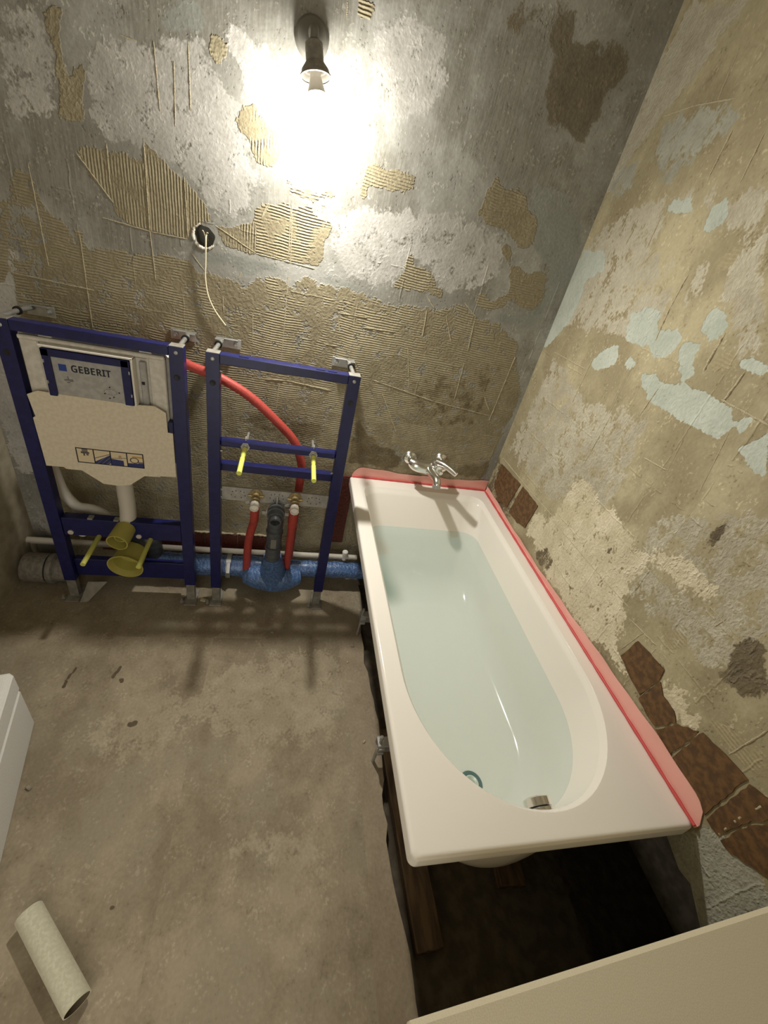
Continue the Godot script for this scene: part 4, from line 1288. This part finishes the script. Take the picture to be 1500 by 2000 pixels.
func _basin_frame():
	var t := thing("basin_frame", "narrow blue steel mounting frame for a washbasin beside the bathtub", "frame", Vector3(-1.024, 0, 0.24))
	var x0 := -1.276
	var x1 := -0.771
	_upright(t, x0, x0 + 0.042, 0.09, 1.142)
	_upright(t, x1 - 0.042, x1, 0.09, 1.142)
	_foot(t, x0, x0 + 0.042)
	_foot(t, x1 - 0.042, x1)
	part("top_bar", span(x0 + 0.042, x1 - 0.042, 1.1105, 1.142, FZ - 0.037, FZ, 0.002), M.blue, t)
	_wall_bracket(t, -1.266, 1.0)
	_wall_bracket(t, -0.786, -1.0)
	for e in [[-1.16, 1.143], [-1.14, 1.109], [-0.87, 1.143], [-0.88, 1.109], [-0.91, 1.143]]:
		part("bar_notch", box(Vector3(e[0], e[1], FZ - 0.012), Vector3(0.03, 0.003, 0.008), 0.0005), M.blue_dark, t)
	for e in [[-1.229, 1.085], [-1.229, 0.79], [-0.818, 0.745], [-0.818, 0.83]]:
		part("set_screw", turned(Vector3(e[0], e[1], FZ - 0.012), Vector3(0 + (1.0 if e[0] < -1.0 else -1.0), 0, 0), [Vector2(0.005, -0.005), Vector2(0.005, 0.003), Vector2(0.0, 0.004)], 12), M.zinc, t)
	# round bar that carries the basin bolts, flat bar below it
	var rb := MB.new()
	for y in [0.8265]:
		var pr := [[-0.016, 0.0], [0.0, 0.016], [0.016, 0.0]]
		bx(rb, Vector3(-1.0235, y, FZ - 0.016), Vector3(0.425, 0.031, 0.031), 0.009)
	part("cross_bar", rb, M.blue, t)
	part("cross_bar", span(-1.236, -0.811, 0.692, 0.727, 0.195, 0.225, 0.003), M.blue, t)
	for x in [-1.146, -0.899]:
		var st := part("stud", tube([Vector3(x, 0.823, 0.14), Vector3(x, 0.818, 0.435)], 0.005, 12), M.zinc, t)
		part("stud_sleeve", tube([Vector3(x, 0.8225, 0.275), Vector3(x, 0.8222, 0.325), Vector3(x, 0.8220, 0.330), Vector3(x, 0.822, 0.338), Vector3(x, 0.8218, 0.343), Vector3(x, 0.818, 0.440)], [0.0085, 0.0085, 0.0085, 0.0065, 0.0065, 0.0085, 0.0085, 0.0085], 14), M.yellow_bright, st, "bright yellow sleeve")
		var nut := turned(Vector3(x, 0.8225, FZ), Vector3(0, 0, 1), [Vector2(0.0165, 0.0), Vector2(0.0165, 0.003), Vector2(0.010, 0.003), Vector2(0.010, 0.012), Vector2(0.005, 0.012)], 6)
		bx(nut, Vector3(x, 0.846, FZ - 0.02), Vector3(0.007, 0.012, 0.02))
		part("nut", nut, M.zinc, st)
	# perforated plate with the two water connections
	var mb := span(-1.232, -0.808, 0.563, 0.622, 0.2265, 0.229, 0.0005)
	bx(mb, Vector3(-1.02, 0.6225, 0.2235), Vector3(0.424, 0.003, 0.011), 0.0005)
	var pl := part("perforated_plate", mb, M.zinc, t)
	mb = MB.new()
	for cx in [-1.17, -1.10, -1.02, -0.947, -0.87]:
		for q in [[-0.022, 0.012], [-0.009, 0.016], [0.009, 0.016], [0.022, 0.012], [-0.026, -0.004], [0.026, -0.004], [-0.012, -0.014], [0.012, -0.014]]:
			lathe(mb, Vector3(cx + q[0], 0.5925 + q[1], 0.229), Vector3(0, 0, 1), [Vector2(0.0024, 0.0), Vector2(0.0022, 0.0004), Vector2(0.0, 0.0003)], 8)
	part("punched_hole", mb, M.black, pl)
	for e in [[-1.236, 0.575], [-1.236, 0.61], [-0.803, 0.575], [-0.803, 0.612]]:
		part("set_screw", turned(Vector3(e[0], e[1], 0.228), Vector3(0, 0, 1), [Vector2(0.006, 0.0), Vector2(0.006, 0.006), Vector2(0.0, 0.008)], 12), M.zinc, pl)
	for x in [-1.101, -0.947]:
		mb = turned(Vector3(x, 0.600, 0.229), Vector3(0, -0.12, 1), [Vector2(0.026, 0.0), Vector2(0.026, 0.004), Vector2(0.014, 0.005), Vector2(0.014, 0.022), Vector2(0.017, 0.024), Vector2(0.017, 0.040), Vector2(0.0135, 0.042), Vector2(0.0135, 0.066), Vector2(0.0, 0.066)], 20)
		for q in [-1.0, 1.0]:
			bx(mb, Vector3(x + q * 0.022, 0.594, 0.236), Vector3(0.02, 0.010, 0.008), 0.002)
		tb(mb, [Vector3(x, 0.598, 0.252), Vector3(x, 0.556, 0.250)], 0.012, 14)
		var tp := part("water_connection", mb, M.brass, t, "brass water connection with white plug")
		part("plug", turned(Vector3(x, 0.594, 0.284), Vector3(0, -0.12, 1), [Vector2(0.0, 0.0), Vector2(0.0165, 0.0), Vector2(0.0175, 0.003), Vector2(0.0175, 0.032), Vector2(0.0145, 0.034), Vector2(0.0125, 0.024), Vector2(0.0, 0.024)], 8), M.white, tp)
		part("wing_screw", box(Vector3(x - 0.030, 0.573, 0.25), Vector3(0.018, 0.009, 0.006), 0.001, Basis(Vector3(0, 0, 1), 0.35)), M.zinc, tp)
	# waste elbow in its clamp
	var el := part("drain_elbow", tube(curve([Vector3(-1.018, 0.10, 0.205), Vector3(-1.0175, 0.30, 0.21), Vector3(-1.017, 0.44, 0.215), Vector3(-1.017, 0.50, 0.222), Vector3(-1.0175, 0.532, 0.245), Vector3(-1.018, 0.537, 0.275)], 7), [0.035, 0.033, 0.033, 0.034, 0.036, 0.036], 24), M.pipe_grey, t, "dark grey plastic waste elbow")
	part("elbow_mouth", turned(Vector3(-1.018, 0.535, 0.262), Vector3(0, -0.30, 1), [Vector2(0.034, 0.0), Vector2(0.030, 0.02), Vector2(0.0245, 0.022), Vector2(0.0245, 0.046), Vector2(0.019, 0.046), Vector2(0.018, 0.008), Vector2(0.0, 0.008)], 28), M.pipe_grey, el)
	part("elbow_bore", turned(Vector3(-1.018, 0.533, 0.275), Vector3(0, -0.30, 1), [Vector2(0.0178, 0.0), Vector2(0.0, 0.0005)], 24), M.black, el)
	mb = turned(Vector3(-1.0175, 0.522, 0.226), Vector3(0, 0.75, 1), [Vector2(0.036, 0.0), Vector2(0.040, 0.001), Vector2(0.040, 0.018), Vector2(0.036, 0.019)], 30)
	bx(mb, Vector3(-1.064, 0.520, 0.236), Vector3(0.024, 0.016, 0.012), 0.002)
	bx(mb, Vector3(-0.971, 0.520, 0.236), Vector3(0.024, 0.016, 0.012), 0.002)
	var cl := part("pipe_clamp", mb, M.zinc, t)
	part("clamp_rod", tube([Vector3(-1.0175, 0.555, 0.238), Vector3(-1.0175, 0.60, 0.232)], 0.006, 10), M.zinc, cl)
	for y in [0.40, 0.31]:
		part("socket_ring", turned(Vector3(-1.0175, y, 0.213), Vector3.UP, [Vector2(0.033, 0.0), Vector2(0.0365, 0.002), Vector2(0.0365, 0.016), Vector2(0.033, 0.018)], 28), M.pipe_grey, el)
	part("pipe_label", span(-1.03, -1.006, 0.335, 0.385, 0.243, 0.2475, 0.001), M.print_grey, el)

# ==================================================================== pipes along the wall
func _pipes():
	# red insulated hose that arcs from behind the toilet frame
	var pts := curve([Vector3(-1.55, 1.06, 0.070), Vector3(-1.46, 1.057, 0.074), Vector3(-1.40, 1.048, 0.084), Vector3(-1.352, 1.037, 0.105), Vector3(-1.257, 1.017, 0.12), Vector3(-1.151, 0.964, 0.12), Vector3(-1.049, 0.881, 0.12), Vector3(-0.97, 0.80, 0.12), Vector3(-0.936, 0.715, 0.12), Vector3(-0.929, 0.66, 0.12), Vector3(-0.932, 0.56, 0.12), Vector3(-0.936, 0.40, 0.12), Vector3(-0.94, 0.175, 0.12)], 8)
	tag(solo("red_hose", tube(pts, 0.0172, 18), M.red, Vector3(-0.94, 0.175, 0.12)), "long red insulated water pipe arching behind both blue frames", "pipe")
	var rl := solo("red_pipe", tube(curve([Vector3(-1.102, 0.556, 0.250), Vector3(-1.103, 0.49, 0.240), Vector3(-1.106, 0.45, 0.215), Vector3(-1.116, 0.39, 0.195), Vector3(-1.128, 0.30, 0.18), Vector3(-1.133, 0.12, 0.16)], 6), 0.0175, 16), M.red, Vector3(-1.133, 0.12, 0.16))
	tag(rl, "short red pipe sleeve under the left brass connection", "pipe")
	var rr := thing("red_pipe", "short red pipe sleeve with wider collar under the right brass connection", "pipe", Vector3(-0.948, 0.12, 0.16))
	part("sleeve", tube(curve([Vector3(-0.947, 0.53, 0.246), Vector3(-0.9465, 0.45, 0.225), Vector3(-0.947, 0.38, 0.205), Vector3(-0.948, 0.30, 0.19), Vector3(-0.948, 0.12, 0.16)], 6), 0.0165, 16), M.red, rr)
	part("collar", tube([Vector3(-0.947, 0.553, 0.251), Vector3(-0.947, 0.53, 0.246), Vector3(-0.9468, 0.455, 0.228)], 0.0195, 16), M.red, rr)
	# waste pipe wrapped in blue film
	var bp := thing("waste_pipe", "thick waste pipe wrapped in crinkled blue film along the back wall", "pipe", Vector3(-1.0, 0.06, 0.12))
	var body := []
	var rad := []
	for i in 60:
		var f := i / 59.0
		body.append(Vector3(lerpf(-1.66, -0.50, f), 0.098 + 0.010 * f + rng.randf_range(-0.002, 0.002), 0.122 - 0.012 * f))
		rad.append((0.052 if f < 0.60 else 0.043) * rng.randf_range(0.95, 1.06))
	part("wrapped_pipe", tube(body, rad, 20), M.film, bp)
	body = []
	rad = []
	for i in 12:
		var f := i / 11.0
		body.append(Vector3(-1.006 - 0.012 * f, lerpf(0.09, 0.255, f), lerpf(0.185, 0.206, f)))
		rad.append(lerpf(0.072, 0.040, pow(f, 1.2)) * rng.randf_range(0.96, 1.04))
	part("branch_wrap", tube(body, rad, 18), M.film, bp, "darker blue film around the branch")
	body = []
	for i in 16:
		var f := i / 15.0
		body.append(Vector3(lerpf(-1.13, -0.89, f), 0.092 + 0.012 * sin(f * PI), 0.16 + 0.03 * sin(f * PI)))
	part("branch_wrap", tube(body, [0.045, 0.058, 0.062, 0.066, 0.058, 0.040], 18), M.film, bp)
	var st := turned(Vector3(-1.216, 0.100, 0.117), Vector3(1, 0, 0), [Vector2(0.055, -0.010), Vector2(0.058, -0.010), Vector2(0.058, 0.010), Vector2(0.055, 0.010)], 30)
	bx(st, Vector3(-1.214, 0.135, 0.170), Vector3(0.016, 0.05, 0.004), 0.001, Basis(Vector3(1, 0, 0), -0.6))
	part("clamp_band", st, M.zinc, bp)
	# thin white supply pipes
	tag(solo("supply_pipe", tube([Vector3(-2.05, 0.163, 0.085), Vector3(-1.3, 0.166, 0.085), Vector3(-0.60, 0.174, 0.085)], 0.0125, 14), M.pvc, Vector3(-1.3, 0.166, 0.085)), "upper of two thin white pipes running above the blue wrapped pipe", "pipe")
	tag(solo("supply_pipe", tube([Vector3(-2.05, 0.135, 0.060), Vector3(-1.3, 0.140, 0.060), Vector3(-0.66, 0.144, 0.060)], 0.0115, 14), M.pvc, Vector3(-1.3, 0.14, 0.06)), "lower of two thin white pipes, half hidden by the blue wrapped pipe", "pipe")
	var stub := tube([Vector3(-0.665, 0.16, 0.088), Vector3(-0.665, 0.205, 0.092)], 0.0115, 14)
	lathe(stub, Vector3(-0.665, 0.20, 0.0915), Vector3.UP, [Vector2(0.0115, 0.0), Vector2(0.0145, 0.001), Vector2(0.0145, 0.012), Vector2(0.011, 0.016), Vector2(0.0, 0.016)], 18)
	tag(solo("pipe_stub", stub, M.white, Vector3(-0.665, 0.16, 0.088)), "short capped white pipe stub standing up beside the bathtub corner", "pipe")
	for e in [[0.020, 0.20, -0.66], [0.045, 0.155, -0.62]]:
		pass
	# grey soil pipe coupling in the left corner
	var gc := thing("pipe_coupling", "dusty grey plastic pipe coupling in the left floor corner", "pipe", Vector3(-1.95, 0.0, 0.16))
	part("socket", turned(Vector3(-2.045, 0.068, 0.155), Vector3(1, 0, 0), [Vector2(0.0, 0.0), Vector2(0.058, 0.0), Vector2(0.064, 0.006), Vector2(0.064, 0.082), Vector2(0.060, 0.088), Vector2(0.060, 0.096), Vector2(0.066, 0.098), Vector2(0.066, 0.118), Vector2(0.055, 0.124), Vector2(0.055, 0.19), Vector2(0.0, 0.19)], 36), M.grey_plastic, gc)
	part("seal_ring", turned(Vector3(-1.955, 0.068, 0.155), Vector3(1, 0, 0), [Vector2(0.0595, 0.0), Vector2(0.0625, 0.001), Vector2(0.0625, 0.006), Vector2(0.0595, 0.007)], 36), M.black, gc)
	# scrap of grey sheet leaning by the left foot
	var sc := PackedVector2Array([Vector2(-1.800, 0.0), Vector2(-1.770, 0.004), Vector2(-1.698, 0.098), Vector2(-1.772, 0.094)])
	tag(solo("sheet_scrap", prism(MB.new(), sc, 0.0, 0.003, Transform3D(Basis(Vector3(1, 0, 0), -0.45), Vector3(0, 0.0, 0.285))), M.zinc_dull, Vector3(-1.79, 0.0, 0.285)), "triangular scrap of grey sheet leaning behind the toilet frame's left foot", "scrap")

# ==================================================================== lamp, tap, tape, cable
func _lamp():
	var t := thing("bare_bulb", "glowing bare light bulb in a dull grey holder on the back wall", "light bulb", Vector3(-1.027, 1.945, 0.0))
	var top := Vector3(-1.014, 1.884, 0.104)
	var ax := (BULB - top).normalized()
	var dome := []
	for k in range(0, 13):
		var an := PI * 0.64 * (1.0 - k / 12.0)
		dome.append(Vector2(sin(an) * 0.036, 0.101 + cos(an) * 0.036))
	dome = [Vector2(0.0255, 0.052), Vector2(0.030, 0.072)] + dome
	var glow := mat(Color8(255, 250, 235), 0.5)
	glow.emission_enabled = true
	glow.emission = Color(1.0, 0.98, 0.90)
	glow.emission_energy_multiplier = 5.0
	part("dome", turned(top, ax, dome, 28), glow, t)
	part("housing", turned(top, ax, [Vector2(0.0, -0.012), Vector2(0.0135, -0.012), Vector2(0.0150, 0.020), Vector2(0.020, 0.036), Vector2(0.0255, 0.052), Vector2(0.0, 0.053)], 28), M.white, t)
	var hd := part("holder", turned(top, ax, [Vector2(0.0, -0.055), Vector2(0.014, -0.055), Vector2(0.023, -0.048), Vector2(0.0235, -0.012), Vector2(0.036, 0.004), Vector2(0.0385, 0.016), Vector2(0.036, 0.016), Vector2(0.032, 0.004), Vector2(0.018, -0.006), Vector2(0.0, -0.006)], 32), M.grey_plastic, t)
	part("holder_ring", turned(top, ax, [Vector2(0.0375, 0.013), Vector2(0.0405, 0.014), Vector2(0.0405, 0.018), Vector2(0.0375, 0.019)], 32), M.zinc_dull, hd)
	part("wall_rose", turned(Vector3(-1.030, 1.958, 0.0), Vector3(0, 0, 1), [Vector2(0.046, 0.0), Vector2(0.046, 0.006), Vector2(0.038, 0.022), Vector2(0.018, 0.032), Vector2(0.0, 0.033)], 36), M.socket, t)
	part("arm", tube(curve([Vector3(-1.030, 1.958, 0.026), Vector3(-1.029, 1.960, 0.060), Vector3(-1.024, 1.955, 0.095), top - ax * 0.050], 6), 0.011, 14), M.socket, t)

func _faucet():
	var t := thing("bath_mixer", "chrome wall-mounted bath mixer tap above the tub's far end", "tap", Vector3(-0.362, 0.735, 0.0))
	for x in [-0.437, -0.287]:
		var y := 0.735 if x < -0.4 else 0.745
		var rs := part("rosette", turned(Vector3(x, y, 0.0), Vector3(0, 0, 1), [Vector2(0.033, 0.0), Vector2(0.033, 0.004), Vector2(0.029, 0.012), Vector2(0.019, 0.018), Vector2(0.015, 0.019), Vector2(0.015, 0.034), Vector2(0.0, 0.034)], 32), M.chrome, t)
		part("union_nut", turned(Vector3(x, y, 0.032), Vector3(0, 0, 1), [Vector2(0.0, 0.0), Vector2(0.0185, 0.0), Vector2(0.0185, 0.016), Vector2(0.015, 0.020), Vector2(0.0, 0.020)], 6), M.chrome, rs)
	# swept body between the two connections, its waist to the front
	part("body", tube(curve([Vector3(-0.440, 0.735, 0.050), Vector3(-0.425, 0.733, 0.066), Vector3(-0.395, 0.730, 0.074), Vector3(-0.362, 0.730, 0.076), Vector3(-0.325, 0.734, 0.074), Vector3(-0.298, 0.742, 0.066), Vector3(-0.284, 0.745, 0.050)], 6), [0.021, 0.028, 0.030, 0.033, 0.032, 0.028, 0.021], 20), M.chrome, t)
	part("spout", tube(curve([Vector3(-0.362, 0.730, 0.072), Vector3(-0.360, 0.731, 0.110), Vector3(-0.356, 0.732, 0.150), Vector3(-0.353, 0.732, 0.180), Vector3(-0.352, 0.724, 0.198), Vector3(-0.352, 0.712, 0.203)], 6), [0.025, 0.022, 0.019, 0.0175, 0.017, 0.017], 20), M.chrome, t)
	part("aerator", turned(Vector3(-0.352, 0.716, 0.2025), Vector3(0, -1, 0.12), [Vector2(0.0, -0.004), Vector2(0.0182, -0.004), Vector2(0.0182, 0.012), Vector2(0.013, 0.014), Vector2(0.011, 0.010), Vector2(0.0, 0.010)], 24), M.zinc, t)
	part("cartridge", turned(Vector3(-0.336, 0.740, 0.082), Vector3(0.16, 0.9, 0.35), [Vector2(0.0, 0.0), Vector2(0.029, 0.0), Vector2(0.0295, 0.022), Vector2(0.026, 0.033), Vector2(0.014, 0.039), Vector2(0.0, 0.040)], 28), M.chrome, t)
	part("lever", tube(curve([Vector3(-0.336, 0.772, 0.094), Vector3(-0.314, 0.776, 0.122), Vector3(-0.290, 0.772, 0.148), Vector3(-0.268, 0.764, 0.176)], 6), [0.018, 0.016, 0.014, 0.014, 0.011], 14), M.chrome, t)
	part("diverter", turned(Vector3(-0.318, 0.732, 0.092), Vector3(0.2, -0.1, 1), [Vector2(0.012, 0.0), Vector2(0.012, 0.012), Vector2(0.0095, 0.016), Vector2(0.0095, 0.026), Vector2(0.0, 0.028)], 20), M.chrome, t)

func _tapes():
	# soft pink sealing strips laid over the rim and turned up the wall
	var make := func(along: float, back: bool) -> MB:
		var outer := []
		var inner := []
		var cnt := 90
		for i in cnt + 1:
			var s := along * i / cnt
			var endf := 1.0
			var d0 := s / 0.05
			var d1 := (along - s) / 0.05
			if back:
				endf = minf(1.0, sqrt(clampf(d1 * (2.0 - d1), 0.0, 1.0)) if d1 < 1.0 else 1.0)
			else:
				endf = minf(1.0, 0.25 + 0.75 * sqrt(clampf(d1 * (2.0 - d1), 0.0, 1.0)) if d1 < 1.0 else 1.0)
			var wav := 0.003 * sin(s * 23.0 + (1.0 if back else 4.0)) + 0.002 * sin(s * 51.0)
			var a := PackedVector3Array()
			var b := PackedVector3Array()
			var f := s / along
			var topy := (0.054 - 0.012 * sin(f * PI)) * endf if back else (lerpf(0.030, 0.021, smoothstep(0.0, 0.25, f)) + 0.036 * smoothstep(0.35, 0.95, f)) * endf
			var prof := [Vector2(0.0125, 0.0022), Vector2(0.009, 0.0018), Vector2(0.006, 0.0024), Vector2(0.0045, 0.006), Vector2(0.004, 0.35 * topy), Vector2(0.004, 0.7 * topy + wav * 0.3), Vector2(0.0055 + wav * 0.5, maxf(topy + wav, 0.009))]
			for k in prof.size():
				var o: float = prof[k].x
				var h: float = prof[k].y
				if k < 3:
					h += 0.0012 * sin(s * 37.0 + k)
				var p := Vector3(-0.005 - s, RIM + h, o) if back else Vector3(-o, RIM + h, 0.012 + s)
				a.append(p)
				var off := 0.0016
				var nrm := Vector3(0, 0, -off) if k > 3 else Vector3(0, -off, 0)
				if not back:
					nrm = Vector3(off, 0, 0) if k > 3 else Vector3(0, -off, 0)
				b.append(p + nrm)
			outer.append(a)
			inner.append(b)
		var mb := MB.new()
		skin(mb, outer, false, back)
		skin(mb, inner, false, not back)
		for k in outer[0].size() - 1:
			for e in [0, cnt]:
				mb.flat(outer[e][k], outer[e][k + 1], inner[e][k + 1], Vector3(0, 1, 0))
				mb.flat(outer[e][k], inner[e][k + 1], inner[e][k], Vector3(0, 1, 0))
		for i in cnt:
			for k in [0, outer[0].size() - 1]:
				mb.flat(outer[i][k], outer[i + 1][k], inner[i + 1][k], Vector3(0, 1, 0))
				mb.flat(outer[i][k], inner[i + 1][k], inner[i][k], Vector3(0, 1, 0))
		return mb
	var strips := []
	tag(solo("sealing_strip", make.call(0.685, true), M.pink, Vector3(-0.35, RIM, 0.01)), "short pink sealing strip on the tub rim under the chrome tap", "sealing strip")
	for e in [true, false]:
		var bead := []
		var rr := []
		for i in 61:
			var u := 0.004 + (0.680 if e else 1.438) * i / 60.0
			bead.append(Vector3(-0.005 - u, RIM + 0.0035, 0.0105) if e else Vector3(-0.0105, RIM + 0.0035, 0.012 + u))
			rr.append(0.0042 * (0.85 + 0.3 * absf(sin(i * 0.9))))
		strips.append(tube(bead, rr, 10))
	tag(solo("sealing_strip", make.call(1.445, false), M.pink, Vector3(-0.01, RIM, 0.73)), "long pink sealing strip on the tub rim along the right wall", "sealing strip")
	part("fold", strips[0], M.pink_deep, get_node("sealing_strip"), "deeper red fold of the strip")
	part("fold", strips[1], M.pink_deep, get_node("sealing_strip_001"), "deeper red fold of the strip")

func _cable():
	var t := thing("cable", "thin cream cable hanging out of the round hole in the back wall", "cable", Vector3(-1.313, 1.40, 0.02))
	part("sheath", tube(curve([Vector3(-1.316, 1.42, -0.06), Vector3(-1.313, 1.437, -0.015), Vector3(-1.311, 1.436, 0.012), Vector3(-1.311, 1.41, 0.018), Vector3(-1.313, 1.36, 0.016), Vector3(-1.315, 1.313, 0.014), Vector3(-1.307, 1.262, 0.014), Vector3(-1.286, 1.218, 0.014), Vector3(-1.250, 1.174, 0.014)], 8), 0.0026, 10), M.cable, t)
	part("wire_end", tube(curve([Vector3(-1.314, 1.43, 0.0), Vector3(-1.317, 1.447, 0.014), Vector3(-1.321, 1.452, 0.016)], 5), 0.0014, 8), M.cable, t)
	part("wire_end", tube(curve([Vector3(-1.312, 1.432, 0.008), Vector3(-1.308, 1.447, 0.016), Vector3(-1.303, 1.447, 0.018)], 5), 0.0014, 8), M.cable, t)

# ==================================================================== loose things
func _loose_things():
	# plank and board in the recess under the tub
	var pk := MB.new()
	bx(pk, Vector3(-0.508, -0.024, 1.19), Vector3(0.082, 0.042, 0.62), 0.003, Basis(Vector3(0, 1, 0), 0.03))
	tag(solo("wood_plank", pk, M.wood, Vector3(-0.508, -0.045, 1.19)), "long dark wooden plank lying in the recess beside the tub", "plank")
	pk = MB.new()
	bx(pk, Vector3(-0.175, -0.028, 1.20), Vector3(0.09, 0.034, 0.38), 0.003, Basis(Vector3(0, 1, 0), -0.08))
	tag(solo("wood_board", pk, M.wood, Vector3(-0.175, -0.045, 1.20)), "short wooden board end showing under the tub's near edge", "board")
	# white foam box cut by the left edge of the view
	var yaw := Basis(Vector3(0, 1, 0), 0.235)
	var corner := Vector3(-1.735, 0.0, 0.812)
	var bc := corner + yaw * Vector3(-0.13, 0, 0.30)
	var t := thing("foam_box", "white foam box with lid standing on the floor at the left", "box", bc)
	part("box_body", box(bc + Vector3(0, 0.095, 0), Vector3(0.26, 0.19, 0.60), 0.008, yaw), M.foam, t)
	part("lid", box(bc + Vector3(0, 0.236, 0), Vector3(0.264, 0.088, 0.604), 0.012, yaw), M.foam, t)
	# paper roll core on the floor
	var a := Vector3(-1.520, 0.0292, 1.320)
	var b := Vector3(-1.350, 0.0292, 1.492)
	t = thing("cardboard_tube", "pale cardboard tube lying on the floor in the near left corner", "tube", Vector3((a.x + b.x) * 0.5, 0, (a.z + b.z) * 0.5))
	var len := a.distance_to(b)
	part("outer_wall", turned(a, b - a, [Vector2(0.026, 0.0), Vector2(0.0285, 0.0), Vector2(0.0288, 0.001), Vector2(0.0288, len - 0.001), Vector2(0.0285, len), Vector2(0.026, len)], 40), M.tubecard, t)
	part("inner_wall", turned(a, b - a, [Vector2(0.026, len), Vector2(0.026, 0.0)], 40), M.tubecard_in, t)
	# cream top of a cabinet at the near right
	var cyaw := Basis(Vector3(0, 1, 0), 0.062)
	var cc := Vector3(-0.40, 0.0, 1.645) + cyaw * Vector3(0, 0, 0.27) + Vector3(-0.045, 0, 0)
	t = thing("cream_cabinet", "cream box-shaped cabinet cut off by the lower right corner of the view", "cabinet", cc + Vector3(0, -0.045, 0))
	part("top", box(cc + Vector3(0, 0.888, 0), Vector3(0.77, 0.024, 0.54), 0.009, cyaw), M.cream, t)
	part("cabinet_body", box(cc + Vector3(0, 0.4145, 0.006), Vector3(0.75, 0.919, 0.52), 0.006, cyaw), M.cream, t)
	# crumbs of rubble
	for e in [[-0.63, 0.50, 0.010, "pale plaster crumb on the floor strip beside the tub's far supporting rail"], [-0.66, 0.585, 0.006, "tiny pale plaster crumb on the floor strip, nearer than the larger one beside it"],
		[-1.31, 0.255, 0.016, "largest pale plaster crumb, on the floor between the two frames' feet"], [-0.99, 0.43, 0.009, "grey plaster crumb on the floor in front of the basin frame's left foot"],
		[-1.66, 1.02, 0.010, "grey plaster crumb on the floor beside the white foam box"], [-0.625, 0.93, 0.008, "small plaster crumb at the broken slab edge beside the tub's near supporting rail"],
		[-1.95, 0.30, 0.012, "grey plaster crumb in front of the grey pipe coupling in the left corner"]]:
		var mb := MB.new()
		var r: float = e[2]
		bx(mb, Vector3(e[0], r * 0.35, e[1]), Vector3(r * 1.6, r * 0.7, r), r * 0.3, Basis(Vector3.UP, rng.randf() * TAU))
		tag(solo("rubble_crumb", mb, M.mortar if r < 0.009 or r > 0.015 else M.conc, Vector3(e[0], 0, e[1])), e[3], "rubble", "plaster crumbs on the floor")
